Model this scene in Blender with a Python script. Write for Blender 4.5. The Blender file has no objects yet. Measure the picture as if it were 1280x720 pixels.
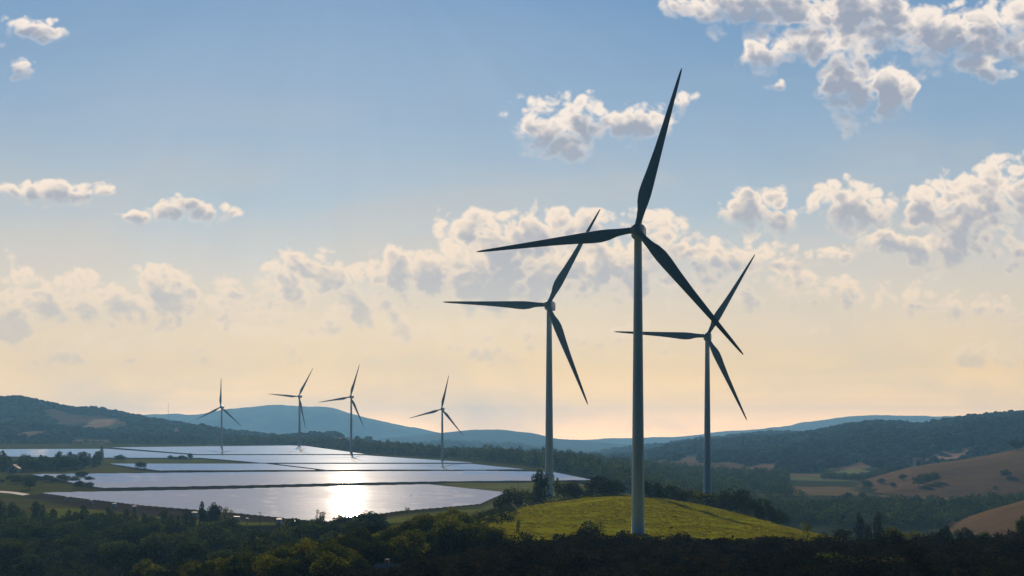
import bpy, math, random
import numpy as np
R = math.radians
S = bpy.context.scene
COL = S.collection
rng = np.random.default_rng(7)
random.seed(7)

# ------------------------------------------------------------------ camera
F = 1700.0            # focal length in photograph pixels (1280 wide)
YH = 535.0            # eye level in the photograph
ZC = 60.0             # camera height
cam = bpy.data.cameras.new('camera')
cam_o = bpy.data.objects.new('camera', cam)
COL.objects.link(cam_o)
S.camera = cam_o
cam_o.location = (0, 0, ZC)
cam_o.rotation_euler = (R(90), 0, 0)
cam.sensor_width = 36
cam.lens = F / 1280 * 36
cam.shift_y = (YH - 360) / 1280
cam.clip_start = 1
cam.clip_end = 60000

# ------------------------------------------------------------------ light
SUN_EL, SUN_AZ = 22.0, -7.4          # azimuth from +Y, negative to the left
SKY_K = 0.06
sun = bpy.data.lights.new('sun', 'SUN')
sun.energy = 4.8
sun.angle = R(0.6)
sun.color = (1.0, 0.82, 0.60)
sun_o = bpy.data.objects.new('sun', sun)
COL.objects.link(sun_o)
sun_o.location = (-60, 400, 400)
sun_o.rotation_euler = (R(-(90 - SUN_EL)), 0, R(-SUN_AZ))
S.view_settings.view_transform = 'Standard'
S.view_settings.look = 'None'
S.view_settings.gamma = 1
S.view_settings.exposure = 0.0
S.view_settings.use_curve_mapping = False
S.render.engine = 'CYCLES'
cy = S.cycles
cy.use_denoising = True
cy.max_bounces = 4
cy.diffuse_bounces = 2
cy.glossy_bounces = 2
cy.transmission_bounces = 2
cy.volume_bounces = 1
cy.transparent_max_bounces = 8


class NG:
    """small helper that writes shader node graphs"""
    def __init__(s, nt):
        s.nt = nt

    def n(s, t, **k):
        o = s.nt.nodes.new(t)
        for a, v in k.items():
            setattr(o, a, v)
        return o

    def lk(s, v, sock):
        if isinstance(v, (int, float)):
            sock.default_value = v
        elif isinstance(v, (tuple, list)):
            sock.default_value = tuple(v) + ((1,) if len(v) == 3 and sock.type == 'RGBA' else ())
        else:
            s.nt.links.new(v, sock)

    def m(s, op, a, b=0.0, c=0.0):
        o = s.n('ShaderNodeMath', operation=op)
        s.lk(a, o.inputs[0]); s.lk(b, o.inputs[1]); s.lk(c, o.inputs[2])
        return o.outputs[0]

    def ss(s, v, lo, hi, a=0.0, b=1.0, lin=False):
        o = s.n('ShaderNodeMapRange', interpolation_type='LINEAR' if lin else 'SMOOTHSTEP')
        for i, x in enumerate((v, lo, hi, a, b)):
            s.lk(x, o.inputs[i])
        return o.outputs[0]

    def ramp(s, v, stops, mode='LINEAR'):
        o = s.n('ShaderNodeValToRGB')
        cr = o.color_ramp
        cr.interpolation = mode
        while len(cr.elements) < len(stops):
            cr.elements.new(0.5)
        for e, (p, c) in zip(cr.elements, stops):
            e.position = p
            e.color = tuple(c) + (1,)
        s.lk(v, o.inputs[0])
        return o.outputs[0]

    def mix(s, f, a, b, mode='MIX'):
        o = s.n('ShaderNodeMix', data_type='RGBA', blend_type=mode)
        s.lk(f, o.inputs[0]); s.lk(a, o.inputs[6]); s.lk(b, o.inputs[7])
        return o.outputs[2]

    def noise(s, vec, scale, detail=4, rough=.5, dist=0.0, dim='3D'):
        o = s.n('ShaderNodeTexNoise', noise_dimensions=dim)
        if vec is not None:
            s.lk(vec, o.inputs['Vector'])
        o.inputs['Scale'].default_value = scale
        o.inputs['Detail'].default_value = detail
        o.inputs['Roughness'].default_value = rough
        o.inputs['Distortion'].default_value = dist
        return o.outputs[0]

    def xyz(s, a, b, c):
        o = s.n('ShaderNodeCombineXYZ')
        s.lk(a, o.inputs[0]); s.lk(b, o.inputs[1]); s.lk(c, o.inputs[2])
        return o.outputs[0]


# ------------------------------------------------------------------ sky: Nishita air, a warm haze gradient and cumulus placed by direction
W = bpy.data.worlds.new('World')
S.world = W
W.use_nodes = True
g = NG(W.node_tree)
tc = g.n('ShaderNodeTexCoord')
sep = g.n('ShaderNodeSeparateXYZ')
g.lk(tc.outputs['Generated'], sep.inputs[0])
dx, dy, dz = sep.outputs
yy = g.m('MAXIMUM', dy, 0.12)
U = g.m('MULTIPLY_ADD', g.m('DIVIDE', dx, yy), F, 640.0)
V = g.m('MULTIPLY_ADD', g.m('DIVIDE', dz, yy), -F, YH)
sk = g.n('ShaderNodeTexSky', sky_type='NISHITA')
sk.sun_disc = False
sk.sun_elevation = R(SUN_EL)
sk.sun_rotation = R(SUN_AZ)
sk.dust_density = 2.0
inv = 1.0 / SKY_K
# clear-air colour by height (elevation from the direction itself)
el = g.m('ARCSINE', dz)
elr = g.ss(el, R(-4), R(90), 0, 1, True)


def ep(ypx):           # ramp position of a photograph row
    return (math.degrees(math.atan((YH - ypx) / F)) + 4) / 94.0


air = g.ramp(elr, [(0.0, (2.4, 1.4, .65)), (ep(548), (3.2, 1.70, .62)), (ep(500), (1.52, .95, .41)), (ep(460), (1.06, .74, .385)), (ep(410), (.90, .71, .48)),
                   (ep(340), (.64, .63, .59)), (ep(260), (.40, .51, .60)), (ep(150), (.262, .405, .575)), (ep(0), (.138, .298, .525)),
                   (.34, (.06, .18, .40)), (1.0, (.03, .08, .17))])
# the sky darkens away from the sun
sdx, sdy = math.sin(R(SUN_AZ)), math.cos(R(SUN_AZ))
toward = g.m('ADD', g.m('MULTIPLY', dx, sdx), g.m('MULTIPLY', dy, sdy))
dimf = g.ss(toward, -0.20, 0.92, 0.0, 1.0)
dim = g.mix(dimf, (.016, .062, .115), (1, 1, 1))
airn = g.mix(1.0, g.mix(0.035, g.mix(1.0, air, (inv, inv, inv), 'MULTIPLY'), sk.outputs[0]), (1, 1, 1), 'MULTIPLY')

# cumulus clouds: (centre x, centre y, half width, half height, weight)
BL = [
    (955, 5, 125, 42, 1.1), (1085, 30, 75, 62, 1.1), (1058, 105, 44, 56, .95), (1118, 120, 28, 38, .8), (1205, 50, 85, 46, 1.0),
    (1243, 92, 26, 18, .7), (952, 72, 34, 22, .7), (1010, 55, 60, 40, .8), (1255, 22, 40, 26, .7), (972, 102, 14, 8, .5),
    (700, 162, 62, 40, 1.0), (785, 155, 62, 26, .95), (735, 140, 26, 22, .7), (852, 130, 18, 14, .5),
    (34, 42, 42, 19, .95), (30, 90, 20, 15, .65), (66, 243, 58, 18, .9), (126, 238, 18, 8, .55), (238, 264, 50, 16, .9), (170, 273, 16, 8, .5),
    (602, 296, 58, 40, 1.05), (665, 305, 80, 48, 1.1), (720, 285, 50, 30, .9), (560, 345, 92, 42, 1.0), (640, 350, 120, 48, 1.05), (480, 350, 60, 30, .8),
    (380, 352, 75, 32, .85), (310, 372, 70, 30, .75), (440, 385, 100, 30, .45), (740, 345, 90, 46, .9),
    (62, 378, 78, 38, 1.0), (203, 352, 46, 24, .9), (208, 385, 55, 42, 1.0), (130, 392, 60, 30, .8), (20, 400, 50, 30, .8), (300, 410, 120, 26, .3),
    (942, 266, 52, 30, .9), (1072, 262, 58, 36, 1.0), (1240, 250, 95, 52, 1.1), (1180, 270, 60, 30, .9), (1036, 320, 44, 17, .9), (1115, 306, 55, 20, 1.0),
    (868, 330, 90, 34, .75), (940, 330, 90, 34, .7), (1210, 310, 110, 34, .8), (820, 300, 60, 34, .7),
    (1190, 386, 110, 20, .62), (1245, 445, 60, 24, .62), (1000, 372, 180, 26, .42), (700, 430, 160, 24, .42), (560, 425, 130, 22, .4), (330, 440, 200, 20, .3), (90, 440, 130, 20, .4),
    (1450, 200, 150, 70, 1.0), (1500, 370, 160, 50, .9), (-170, 330, 150, 60, 1.0), (-150, 90, 120, 40, .8), (1420, 30, 90, 50, 1.0),
    (420, -155, 430, 95, 2.4), (60, -190, 300, 100, 2.2), (860, -190, 300, 100, 2.2), (-300, -150, 250, 90, 1.1), (1300, -200, 250, 90, 1.1),  # unseen cloud bank above the view, added for the panels to reflect
]
uv = g.xyz(g.m('MULTIPLY', U, 1 / 100.0), g.m('MULTIPLY', V, 1 / 80.0), 3.7)
warp = g.n('ShaderNodeTexNoise')
warp.inputs['Scale'].default_value = 1.6
warp.inputs['Detail'].default_value = 3
g.lk(uv, warp.inputs['Vector'])
wsep = g.n('ShaderNodeSeparateColor')
g.lk(warp.outputs['Color'], wsep.inputs[0])
Uw = g.m('MULTIPLY_ADD', g.m('SUBTRACT', wsep.outputs[0], .5), 46.0, U)
Vw = g.m('MULTIPLY_ADD', g.m('SUBTRACT', wsep.outputs[1], .5), 34.0, V)


def field(u, v):
    """thickness of the cloud and how far down in its heap a direction lies (-1 top, 1 base)"""
    acc = num = den = None
    for cx, cy_, rx, ry, w in BL:
        a = g.m('MULTIPLY_ADD', u, 1 / rx, -cx / rx)
        b = g.m('MULTIPLY_ADD', v, 1 / ry, -cy_ / ry)
        d = g.m('MULTIPLY_ADD', a, a, g.m('MULTIPLY', b, b))
        e = g.m('MULTIPLY', g.m('SUBTRACT', 1.0, d), w)
        acc = e if acc is None else g.m('SMOOTH_MAX', acc, e, .22)
        k_ = g.m('MAXIMUM', g.m('ADD', e, .5), 0.0)
        num = g.m('MULTIPLY', k_, b) if num is None else g.m('MULTIPLY_ADD', k_, b, num)
        den = g.m('ADD', k_, .02) if den is None else g.m('ADD', den, k_)
    return acc, g.m('DIVIDE', num, den)


base, low = field(Uw, Vw)
base = g.m('MAXIMUM', base, -1.8)
UVB = (-6.0, -15.0)                   # a step towards the sun


def cvec(sc, off=False, seed=0.0):
    u_ = g.m('ADD', U, UVB[0]) if off else U
    v_ = g.m('ADD', V, UVB[1]) if off else V
    return g.xyz(g.m('MULTIPLY_ADD', u_, sc / 100.0, seed), g.m('MULTIPLY_ADD', v_, sc / 84.0, seed * .7), 0.0)


def billow(off, octs):
    """rounded heaps: folded noise, one octave upon the other"""
    acc = None
    for sc, am, sd in octs:
        n_ = g.noise(cvec(sc, off, sd), 1.0, 0, .5, 0.0, '2D')
        f_ = g.m('MULTIPLY', g.m('ABSOLUTE', g.m('SUBTRACT', n_, .5)), am)
        acc = f_ if acc is None else g.m('ADD', acc, f_)
    return acc


OC = [(2.3, 3.0, 3.1), (4.9, 1.8, 8.7), (10.5, .65, 1.9)]
n1 = g.noise(cvec(2.0, False, 5.5), 1.0, 6, .50, 0.0, '2D')
bA = billow(False, OC)
dens = g.m('ADD', base, g.m('MULTIPLY_ADD', g.m('SUBTRACT', n1, .5), 2.0, g.m('MULTIPLY_ADD', g.m('SUBTRACT', bA, .52), .80, -.04)))
# crisp heaped tops, bases that melt away
soft = g.ss(low, -.35, .8, .62, 1.6)
alpha = g.ss(dens, 0.02, g.m('ADD', soft, .02))
# lower clouds dissolve into the haze towards the horizon
fade = g.ss(V, 290.0, 460.0, 1.0, 0.36)
front = g.ss(dy, .1, .3)
alpha = g.m('MULTIPLY', g.m('MULTIPLY', alpha, fade), front)
# the sun stands behind and above: thin edges and upper rims glow, thick cores and undersides are grey
n3 = g.noise(cvec(1.3, False, 2.2), 1.0, 3, .5, 0.0, '2D')
n4 = g.m('SUBTRACT', n1, g.noise(cvec(2.0, True, 5.5), 1.0, 3, .56, 0.0, '2D'))
bil = g.m('SUBTRACT', bA, billow(True, OC[:2]))
core = g.m('ADD', g.m('MULTIPLY_ADD', g.ss(low, -.55, .55), .50, g.m('MULTIPLY', g.m('SUBTRACT', n3, .5), .55)),
           g.m('MULTIPLY_ADD', n4, -.6, g.m('MULTIPLY_ADD', bil, -.24, g.m('MULTIPLY', g.ss(dens, .15, 1.4), .85))))
bright = g.mix(g.ss(V, 100.0, 420.0), (.98, .86, .76), (.99, .78, .57))
grey = g.mix(g.ss(V, 60.0, 400.0), (.34, .38, .47), (.52, .51, .52))
ccol = g.mix(g.ss(core, .30, 1.08), bright, grey)
# faint shafts of light fanning from the sun
ang = g.m('ARCTAN2', g.m('SUBTRACT', U, 419.0), g.m('ADD', V, 152.0))
ray = g.noise(g.xyz(g.m('MULTIPLY', ang, 5.0), g.m('MULTIPLY', g.m('ADD', V, 152.0), .0012), 0.0), 1.6, 3, .6, 0.0, '2D')
airn = g.mix(1.0, airn, g.m('MULTIPLY_ADD', g.m('MULTIPLY', g.m('SUBTRACT', ray, .5), front), .07, 1.0), 'MULTIPLY')
# thin high veils
veil = g.noise(g.xyz(g.m('MULTIPLY', U, 1 / 420.0), g.m('MULTIPLY', V, 1 / 130.0), 1.3), 1.3, 5, .55, .4)
airn = g.mix(g.m('MULTIPLY', g.m('MULTIPLY', g.ss(veil, .36, .70, 0, .55), g.ss(V, 0.0, 260.0, .35, 1.0)), front), airn, g.mix(1.0, g.mix(g.ss(V, 60.0, 400.0), (.36, .46, .58), (.78, .66, .52)), (inv, inv, inv), 'MULTIPLY'))
skyc = g.mix(alpha, airn, g.mix(1.0, ccol, (inv, inv, inv), 'MULTIPLY'))
skyc = g.mix(1.0, skyc, dim, 'MULTIPLY')
bg = W.node_tree.nodes['Background']
g.lk(skyc, bg.inputs[0])
bg.inputs[1].default_value = SKY_K


# ------------------------------------------------------------------ numeric helpers
def hash2(ix, iy, seed):
    n = (ix.astype(np.int64) * 374761393 + iy.astype(np.int64) * 668265263 + seed * 974711) & 0x7fffffff
    n = ((n ^ (n >> 13)) * 1274126177) & 0x7fffffff
    n = n ^ (n >> 16)
    return (n & 0xffff) / 65535.0


def vnoise(x, y, seed=0):
    x = np.asarray(x, float); y = np.asarray(y, float)
    ix, iy = np.floor(x), np.floor(y)
    fx, fy = x - ix, y - iy
    fx = fx * fx * (3 - 2 * fx); fy = fy * fy * (3 - 2 * fy)
    a, b = hash2(ix, iy, seed), hash2(ix + 1, iy, seed)
    c, d = hash2(ix, iy + 1, seed), hash2(ix + 1, iy + 1, seed)
    return (a * (1 - fx) + b * fx) * (1 - fy) + (c * (1 - fx) + d * fx) * fy


def fbm(x, y, seed=0, oct=4):
    s, a, t = 0.0, 1.0, 0.0
    for o in range(oct):
        s = s + a * vnoise(x * 2 ** o + 17.3 * o, y * 2 ** o - 9.1 * o, seed + o)
        t += a
        a *= .5
    return s / t - .5


def inpoly(x, y, poly):
    x = np.asarray(x, float); y = np.asarray(y, float)
    r = np.zeros(np.broadcast(x, y).shape, bool)
    j = len(poly) - 1
    for i in range(len(poly)):
        xi, yi = poly[i]; xj, yj = poly[j]
        c = ((yi > y) != (yj > y)) & (x < (xj - xi) * (y - yi) / (yj - yi + 1e-9) + xi)
        r ^= c
        j = i
    return r


def sstep(a, b, x):
    t = np.clip((x - a) / (b - a), 0, 1)
    return t * t * (3 - 2 * t)


def PX(px, Y):                       # sideways position of a photograph column at distance Y
    return (px - 640.0) / F * Y


def mesh_np(name, verts, faces, mat=None, parent=None, smooth=False, attrs=None, link=True, mats=None, midx=None):
    """faces: (n,k) int array or list of lists"""
    me = bpy.data.meshes.new(name)
    verts = np.asarray(verts, np.float32)
    if isinstance(faces, np.ndarray):
        k = faces.shape[1]
        me.vertices.add(len(verts)); me.vertices.foreach_set('co', verts.ravel())
        me.loops.add(faces.size); me.loops.foreach_set('vertex_index', faces.astype(np.int32).ravel())
        me.polygons.add(len(faces))
        me.polygons.foreach_set('loop_start', np.arange(0, faces.size, k, dtype=np.int32))
        me.update(calc_edges=True)
    else:
        me.from_pydata([tuple(v) for v in verts.tolist()], [], faces)
        me.update()
    me.polygons.foreach_set('use_smooth', np.full(len(me.polygons), bool(smooth)))
    if attrs:
        for an, arr in attrs.items():
            arr = np.asarray(arr, np.float32)
            if arr.ndim == 2:
                if arr.shape[1] == 3:
                    arr = np.concatenate([arr, np.ones((len(arr), 1), np.float32)], 1)
                at = me.attributes.new(an, 'FLOAT_COLOR', 'POINT'); at.data.foreach_set('color', arr.ravel())
            else:
                at = me.attributes.new(an, 'FLOAT', 'POINT'); at.data.foreach_set('value', arr)
    for mm in (mats or ([mat] if mat else [])):
        me.materials.append(mm)
    if midx is not None:
        me.polygons.foreach_set('material_index', np.asarray(midx, np.int32))
    me.validate()
    if not link:
        return me
    o = bpy.data.objects.new(name, me)
    COL.objects.link(o)
    if parent:
        o.parent = parent
    return o


class MB:
    """collects simple shapes into one mesh"""
    def __init__(s):
        s.v, s.f, s.m = [], [], []

    def add(s, v, f, mi=0):
        b = len(s.v)
        s.v += [tuple(p) for p in v]
        s.f += [[i + b for i in q] for q in f]
        s.m += [mi] * len(f)

    def box(s, c, d, rz=0.0, mi=0, rx=0.0):
        x, y, z = (k / 2 for k in d)
        P = [(-x, -y, -z), (x, -y, -z), (x, y, -z), (-x, y, -z), (-x, -y, z), (x, -y, z), (x, y, z), (-x, y, z)]
        cr, sr, cx, sx = math.cos(rz), math.sin(rz), math.cos(rx), math.sin(rx)
        Q = []
        for a, b, h in P:
            b, h = b * cx - h * sx, b * sx + h * cx
            Q.append((c[0] + a * cr - b * sr, c[1] + a * sr + b * cr, c[2] + h))
        s.add(Q, [[0, 3, 2, 1], [4, 5, 6, 7], [0, 1, 5, 4], [1, 2, 6, 5], [2, 3, 7, 6], [3, 0, 4, 7]], mi)

    def tube(s, pts, rad, n=8, cap=True, mi=0):
        pts = [np.array(p, float) for p in pts]
        V = []
        for i, p in enumerate(pts):
            d = pts[min(i + 1, len(pts) - 1)] - pts[max(i - 1, 0)]
            d = d / (np.linalg.norm(d) + 1e-9)
            a = np.cross(d, (0, 0, 1)) if abs(d[2]) < .95 else np.cross(d, (0, 1, 0))
            a /= np.linalg.norm(a)
            b = np.cross(d, a)
            for k in range(n):
                t = 2 * math.pi * k / n
                V.append(p + rad[i] * (math.cos(t) * a + math.sin(t) * b))
        Fc = []
        for i in range(len(pts) - 1):
            for k in range(n):
                q = (k + 1) % n
                Fc.append([i * n + k, i * n + q, (i + 1) * n + q, (i + 1) * n + k])
        if cap:
            Fc.append(list(range(n)))
            Fc.append([(len(pts) - 1) * n + k for k in range(n)][::-1])
        s.add(V, Fc, mi)

    def build(s, name, mat, parent=None, smooth=False, link=True):
        ms = mat if isinstance(mat, list) else [mat]
        return mesh_np(name, np.array(s.v), s.f, parent=parent, smooth=smooth, mats=ms, midx=s.m, link=link)


def tag(o, label=None, cat=None, group=None, kind=None):
    for k, v in (('label', label), ('category', cat), ('group', group), ('kind', kind)):
        if v:
            o[k] = v
    return o


def empty(name, loc, rz=0.0):
    o = bpy.data.objects.new(name, None)
    COL.objects.link(o)
    o.location = loc
    o.rotation_euler = (0, 0, rz)
    o.empty_display_size = .5
    return o


# ------------------------------------------------------------------ materials
def mat_new(name):
    m = bpy.data.materials.new(name)
    m.use_nodes = True
    nt = m.node_tree
    return m, NG(nt), nt.nodes['Principled BSDF'], nt.nodes['Material Output']


def paint(name, col, rough=.5, var=.12, scale=1.5, metal=0.0, dirt=None):
    m, q, b, out = mat_new(name)
    t = q.n('ShaderNodeTexCoord')
    n = q.noise(t.outputs['Object'], scale, 5, .6)
    c1 = tuple(c * (1 - var) for c in col); c2 = tuple(min(1, c * (1 + var)) for c in col)
    c = q.ramp(n, [(.3, c1), (.7, c2)])
    if dirt:
        mp = q.n('ShaderNodeMapping')
        mp.inputs['Scale'].default_value = (1.0, 1.0, .07)
        q.lk(t.outputs['Object'], mp.inputs[0])
        n2 = q.noise(mp.outputs[0], 1.1, 6, .65)
        c = q.mix(q.ss(n2, .5, .75, 0, .6), c, dirt)
    q.lk(c, b.inputs['Base Color'])
    b.inputs['Roughness'].default_value = rough
    b.inputs['Metallic'].default_value = metal
    q.lk(q.ss(n, .3, .7, max(.05, rough - .08), min(1, rough + .1)), b.inputs['Roughness'])
    return m


def foliage(name, c1, c2, c3, trans=.35):
    m, q, b, out = mat_new(name)
    q.nt.nodes.remove(b)
    oi = q.n('ShaderNodeObjectInfo')
    at = q.n('ShaderNodeAttribute', attribute_name='tint')
    at2 = q.n('ShaderNodeAttribute', attribute_name='leafv')
    r = q.m('FRACT', q.m('ADD', oi.outputs['Random'], at.outputs['Fac']))
    c = q.ramp(r, [(0.0, c1), (.45, c2), (.9, c3), (1.0, c1)])
    h = q.n('ShaderNodeHueSaturation')
    q.lk(c, h.inputs['Color'])
    r2 = q.m('FRACT', q.m('MULTIPLY', r, 7.13))
    q.lk(q.m('MULTIPLY', q.m('MULTIPLY_ADD', at2.outputs['Fac'], 1.0, .5), q.m('MULTIPLY_ADD', r2, .8, .62)), h.inputs['Value'])
    q.lk(q.m('MULTIPLY_ADD', at2.outputs['Fac'], -.05, .525), h.inputs['Hue'])
    d = q.n('ShaderNodeBsdfDiffuse'); tr = q.n('ShaderNodeBsdfTranslucent')
    q.lk(h.outputs[0], d.inputs[0])
    q.lk(q.mix(1.0, h.outputs[0], (1.5, 1.35, .5), 'MULTIPLY'), tr.inputs[0])
    mx = q.n('ShaderNodeMixShader')
    mx.inputs[0].default_value = trans
    q.nt.links.new(d.outputs[0], mx.inputs[1]); q.nt.links.new(tr.outputs[0], mx.inputs[2])
    q.nt.links.new(mx.outputs[0], out.inputs[0])
    return m


def ground(name, s1=.05, s2=.6, amt=.5, bump=.4, streak=False):
    m, q, b, out = mat_new(name)
    at = q.n('ShaderNodeAttribute', attribute_name='land')
    t = q.n('ShaderNodeTexCoord')
    n1 = q.noise(t.outputs['Object'], s1, 6, .62)
    n2 = q.noise(t.outputs['Object'], s2, 6, .7)
    k = q.m('ADD', q.m('MULTIPLY_ADD', q.m('SUBTRACT', n1, .5), amt * 2.2, 1.0), q.m('MULTIPLY', q.m('SUBTRACT', n2, .5), amt * 1.6))
    if streak:
        mp = q.n('ShaderNodeMapping')
        mp.inputs['Scale'].default_value = (.012, .16, 0)
        mp.inputs['Rotation'].default_value = (0, 0, R(14))
        q.lk(t.outputs['Object'], mp.inputs[0])
        n3 = q.noise(mp.outputs[0], 1.0, 5, .7, .6)
        k = q.m('MULTIPLY', k, q.ss(n3, .3, .7, .72, 1.22))
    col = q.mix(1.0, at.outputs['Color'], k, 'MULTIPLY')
    q.lk(col, b.inputs['Base Color'])
    b.inputs['Roughness'].default_value = 1.0
    b.inputs['Specular IOR Level'].default_value = 0.0
    bp = q.n('ShaderNodeBump')
    bp.inputs['Strength'].default_value = bump
    bp.inputs['Distance'].default_value = .6
    q.lk(n2, bp.inputs['Height'])
    q.lk(bp.outputs[0], b.inputs['Normal'])
    return m


M = {}
M['ground'] = ground('ground_cover', .03, .45, .35, .5, True)
M['hill'] = ground('hill_cover', .007, .06, .55, 1.0)
M['leaf'] = foliage('broadleaf_foliage', (.036, .056, .012), (.058, .076, .012), (.092, .098, .012), .45)
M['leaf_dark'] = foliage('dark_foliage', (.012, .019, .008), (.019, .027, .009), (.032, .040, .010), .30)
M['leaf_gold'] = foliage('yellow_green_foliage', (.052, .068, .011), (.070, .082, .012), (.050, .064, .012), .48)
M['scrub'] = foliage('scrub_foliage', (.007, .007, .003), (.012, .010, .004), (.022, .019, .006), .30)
M['leaf_valley'] = foliage('valley_foliage', (.022, .042, .022), (.034, .056, .026), (.056, .074, .022), .32)
M['leaf_far'] = foliage('far_foliage', (.026, .046, .026), (.040, .060, .030), (.062, .078, .030), .25)
M['bark'] = paint('bark', (.055, .042, .030), .9, .4, 3)
M['turbine'] = paint('turbine_paint', (.60, .73, .80), .45, .05, .4, dirt=(.47, .57, .63))
M['blade'] = paint('blade_paint', (.18, .27, .34), .45, .06, .2)
M['metal'] = paint('galvanised_metal', (.25, .26, .27), .5, .2, 4, .6)
M['dark_metal'] = paint('dark_metal', (.05, .05, .055), .6, .2, 4)
M['red'] = paint('red_lens', (.35, .04, .03), .3, .1, 4)
M['white'] = paint('white_panel', (.75, .74, .70), .5, .08, 3, dirt=(.5, .47, .42))
M['render_wall'] = paint('white_wall', (.55, .50, .46), .9, .15, .8, dirt=(.35, .3, .26))
M['roof'] = paint('clay_roof', (.22, .08, .055), .85, .35, 2.5)
M['slate'] = paint('grey_roof', (.17, .15, .13), .8, .35, 2.5)
M['stone'] = paint('stone_wall', (.24, .21, .17), .9, .4, 2.0)
M['glass'] = paint('dark_glass', (.02, .025, .03), .15, .1, 1)
M['wood'] = paint('weathered_wood', (.12, .09, .06), .85, .3, 3)
M['concrete'] = paint('concrete', (.30, .29, .27), .9, .2, 1.5)

m, q, b, out = mat_new('panel_glass')
t = q.n('ShaderNodeTexCoord')
sp = q.n('ShaderNodeSeparateXYZ')
q.lk(t.outputs['Object'], sp.inputs[0])
nz = q.noise(q.xyz(q.m('MULTIPLY', sp.outputs[0], .012), q.m('MULTIPLY', sp.outputs[1], .08), 0.0), 1.0, 5, .65, .8)
q.lk(q.ramp(nz, [(.3, (.56, .485, .495)), (.7, (.60, .52, .525))]), b.inputs['Base Color'])
q.lk(q.ss(nz, .3, .7, .016, .027), b.inputs['Roughness'])
b.inputs['Coat Weight'].default_value = .019
b.inputs['Coat Roughness'].default_value = .33
b.inputs['Metallic'].default_value = .8
M['panel'] = m

# ------------------------------------------------------------------ terrain
def plane_h(Y):                       # drop of the solar valley floor below the eye
    return 50.2 - .013 * Y


def plane_Y(py):
    return 85340.0 / (py - 512.9)


COLS = {
    -700: [(40, 18), (150, 26), (300, 38), (420, 46), (560, 46), (700, 43), (800, 39.8)],
    0: [(40, 18), (150, 28), (300, 40), (420, 46), (560, 46), (700, 43), (800, 39.8)],
    160: [(40, 18), (150, 26), (300, 36), (380, 41.5), (480, 45), (600, 44.5), (690, 41.2)],
    320: [(40, 17), (150, 21), (240, 28), (300, 32.7), (360, 38), (450, 43), (560, 43), (610, 42.3)],
    410: [(40, 17), (150, 19), (230, 25), (310, 29.6), (380, 36), (480, 41), (560, 42.6), (610, 42.3)],
    480: [(40, 17), (150, 19), (240, 26), (320, 28.2), (380, 33), (480, 39), (600, 42.4)],
    560: [(40, 17), (150, 19), (220, 24), (270, 25.1), (330, 25.2), (420, 32), (520, 38), (640, 41.9)],
    585: [(40, 17), (150, 19), (250, 24.0), (330, 25.7), (400, 27.4), (430, 29.2), (470, 33), (540, 38.5), (640, 41.9)],
    612: [(40, 17), (150, 19), (250, 24.0), (330, 26.3), (370, 26.8), (430, 27.4), (470, 29.9), (540, 36.5), (640, 41.9)],
    640: [(40, 17), (150, 19), (250, 24.4), (330, 26.5), (370, 26.4), (430, 26.1), (475, 28.2), (520, 31.5), (640, 40.5)],
    680: [(40, 17), (150, 19), (240, 25.2), (290, 26.4), (340, 27.0), (400, 25.9), (470, 26.3), (520, 27.8), (562, 29.1), (700, 39), (850, 39.1)],
    760: [(40, 17), (150, 19), (230, 24.8), (290, 25.6), (330, 27.2), (353, 27.6), (420, 24.3), (485, 23.2), (520, 25), (562, 29.1), (700, 40), (900, 42), (1100, 39), (1500, 38)],
    800: [(40, 17), (150, 19), (230, 24.8), (290, 25.8), (330, 27.4), (353, 28.3), (420, 24.6), (485, 23.5), (520, 25.5), (600, 33), (700, 42), (900, 47), (1200, 48), (1500, 46)],
    884: [(40, 17), (150, 19), (230, 24.8), (290, 26.6), (350, 29.4), (420, 27.2), (490, 27.6), (540, 30), (656, 35.6), (760, 48), (1000, 58), (1500, 55)],
    960: [(40, 17), (150, 19), (230, 24.8), (290, 26.6), (340, 29.2), (420, 29.9), (480, 31.6), (600, 46), (800, 58), (1000, 61), (1500, 58)],
    1040: [(40, 17), (150, 19), (230, 24.8), (300, 27.2), (345, 30.2), (390, 32.2), (435, 34.2), (520, 47), (700, 60), (1000, 63), (1500, 60)],
    1180: [(40, 17), (150, 19), (230, 24.8), (300, 27.4), (380, 33), (520, 50), (700, 63), (900, 66), (1100, 64), (1500, 60)],
    1280: [(40, 17), (150, 19), (230, 24.8), (300, 27.4), (380, 32), (520, 46), (700, 60), (900, 63), (1100, 64), (1500, 61)],
    1980: [(40, 17), (150, 19), (230, 24.8), (300, 27.4), (380, 32), (520, 46), (700, 60), (900, 63), (1100, 64), (1500, 61)],
}
NU, NR = 541, 430
gu = np.linspace(-700, 2000, NU)
gl = np.linspace(math.log(40), math.log(9990), NR)
rows = {}
for k, pts in COLS.items():
    p = [a for a in pts]
    if k <= 760 and p[-1][0] < 1300:
        y0 = p[-1][0]
        if k < 740:
            p += [(Y, plane_h(Y)) for Y in (650, 720, 800, 900, 1050, 1200, 1500, 1900) if Y > y0 + 20 and (k < 470 or Y < 1400)]
            p += [(2400, 26), (3500, 45), (10000, 130)] if k < 430 else ([(2200, 38), (3500, 62), (10000, 140)] if k < 500 else [(2200, 50), (3500, 82), (10000, 160)])
    if p[-1][0] < 3000:
        p += [(2200, 62), (3500, 86), (10000, 165)]
    ks = sorted(p)
    rows[k] = np.interp(gl, [math.log(a) for a, _ in ks], [h for _, h in ks])
ck = sorted(rows)
Hm = np.stack([rows[k] for k in ck], 1)
H = np.stack([np.interp(gu, ck, Hm[i]) for i in range(NR)], 0)       # rows x columns


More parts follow.
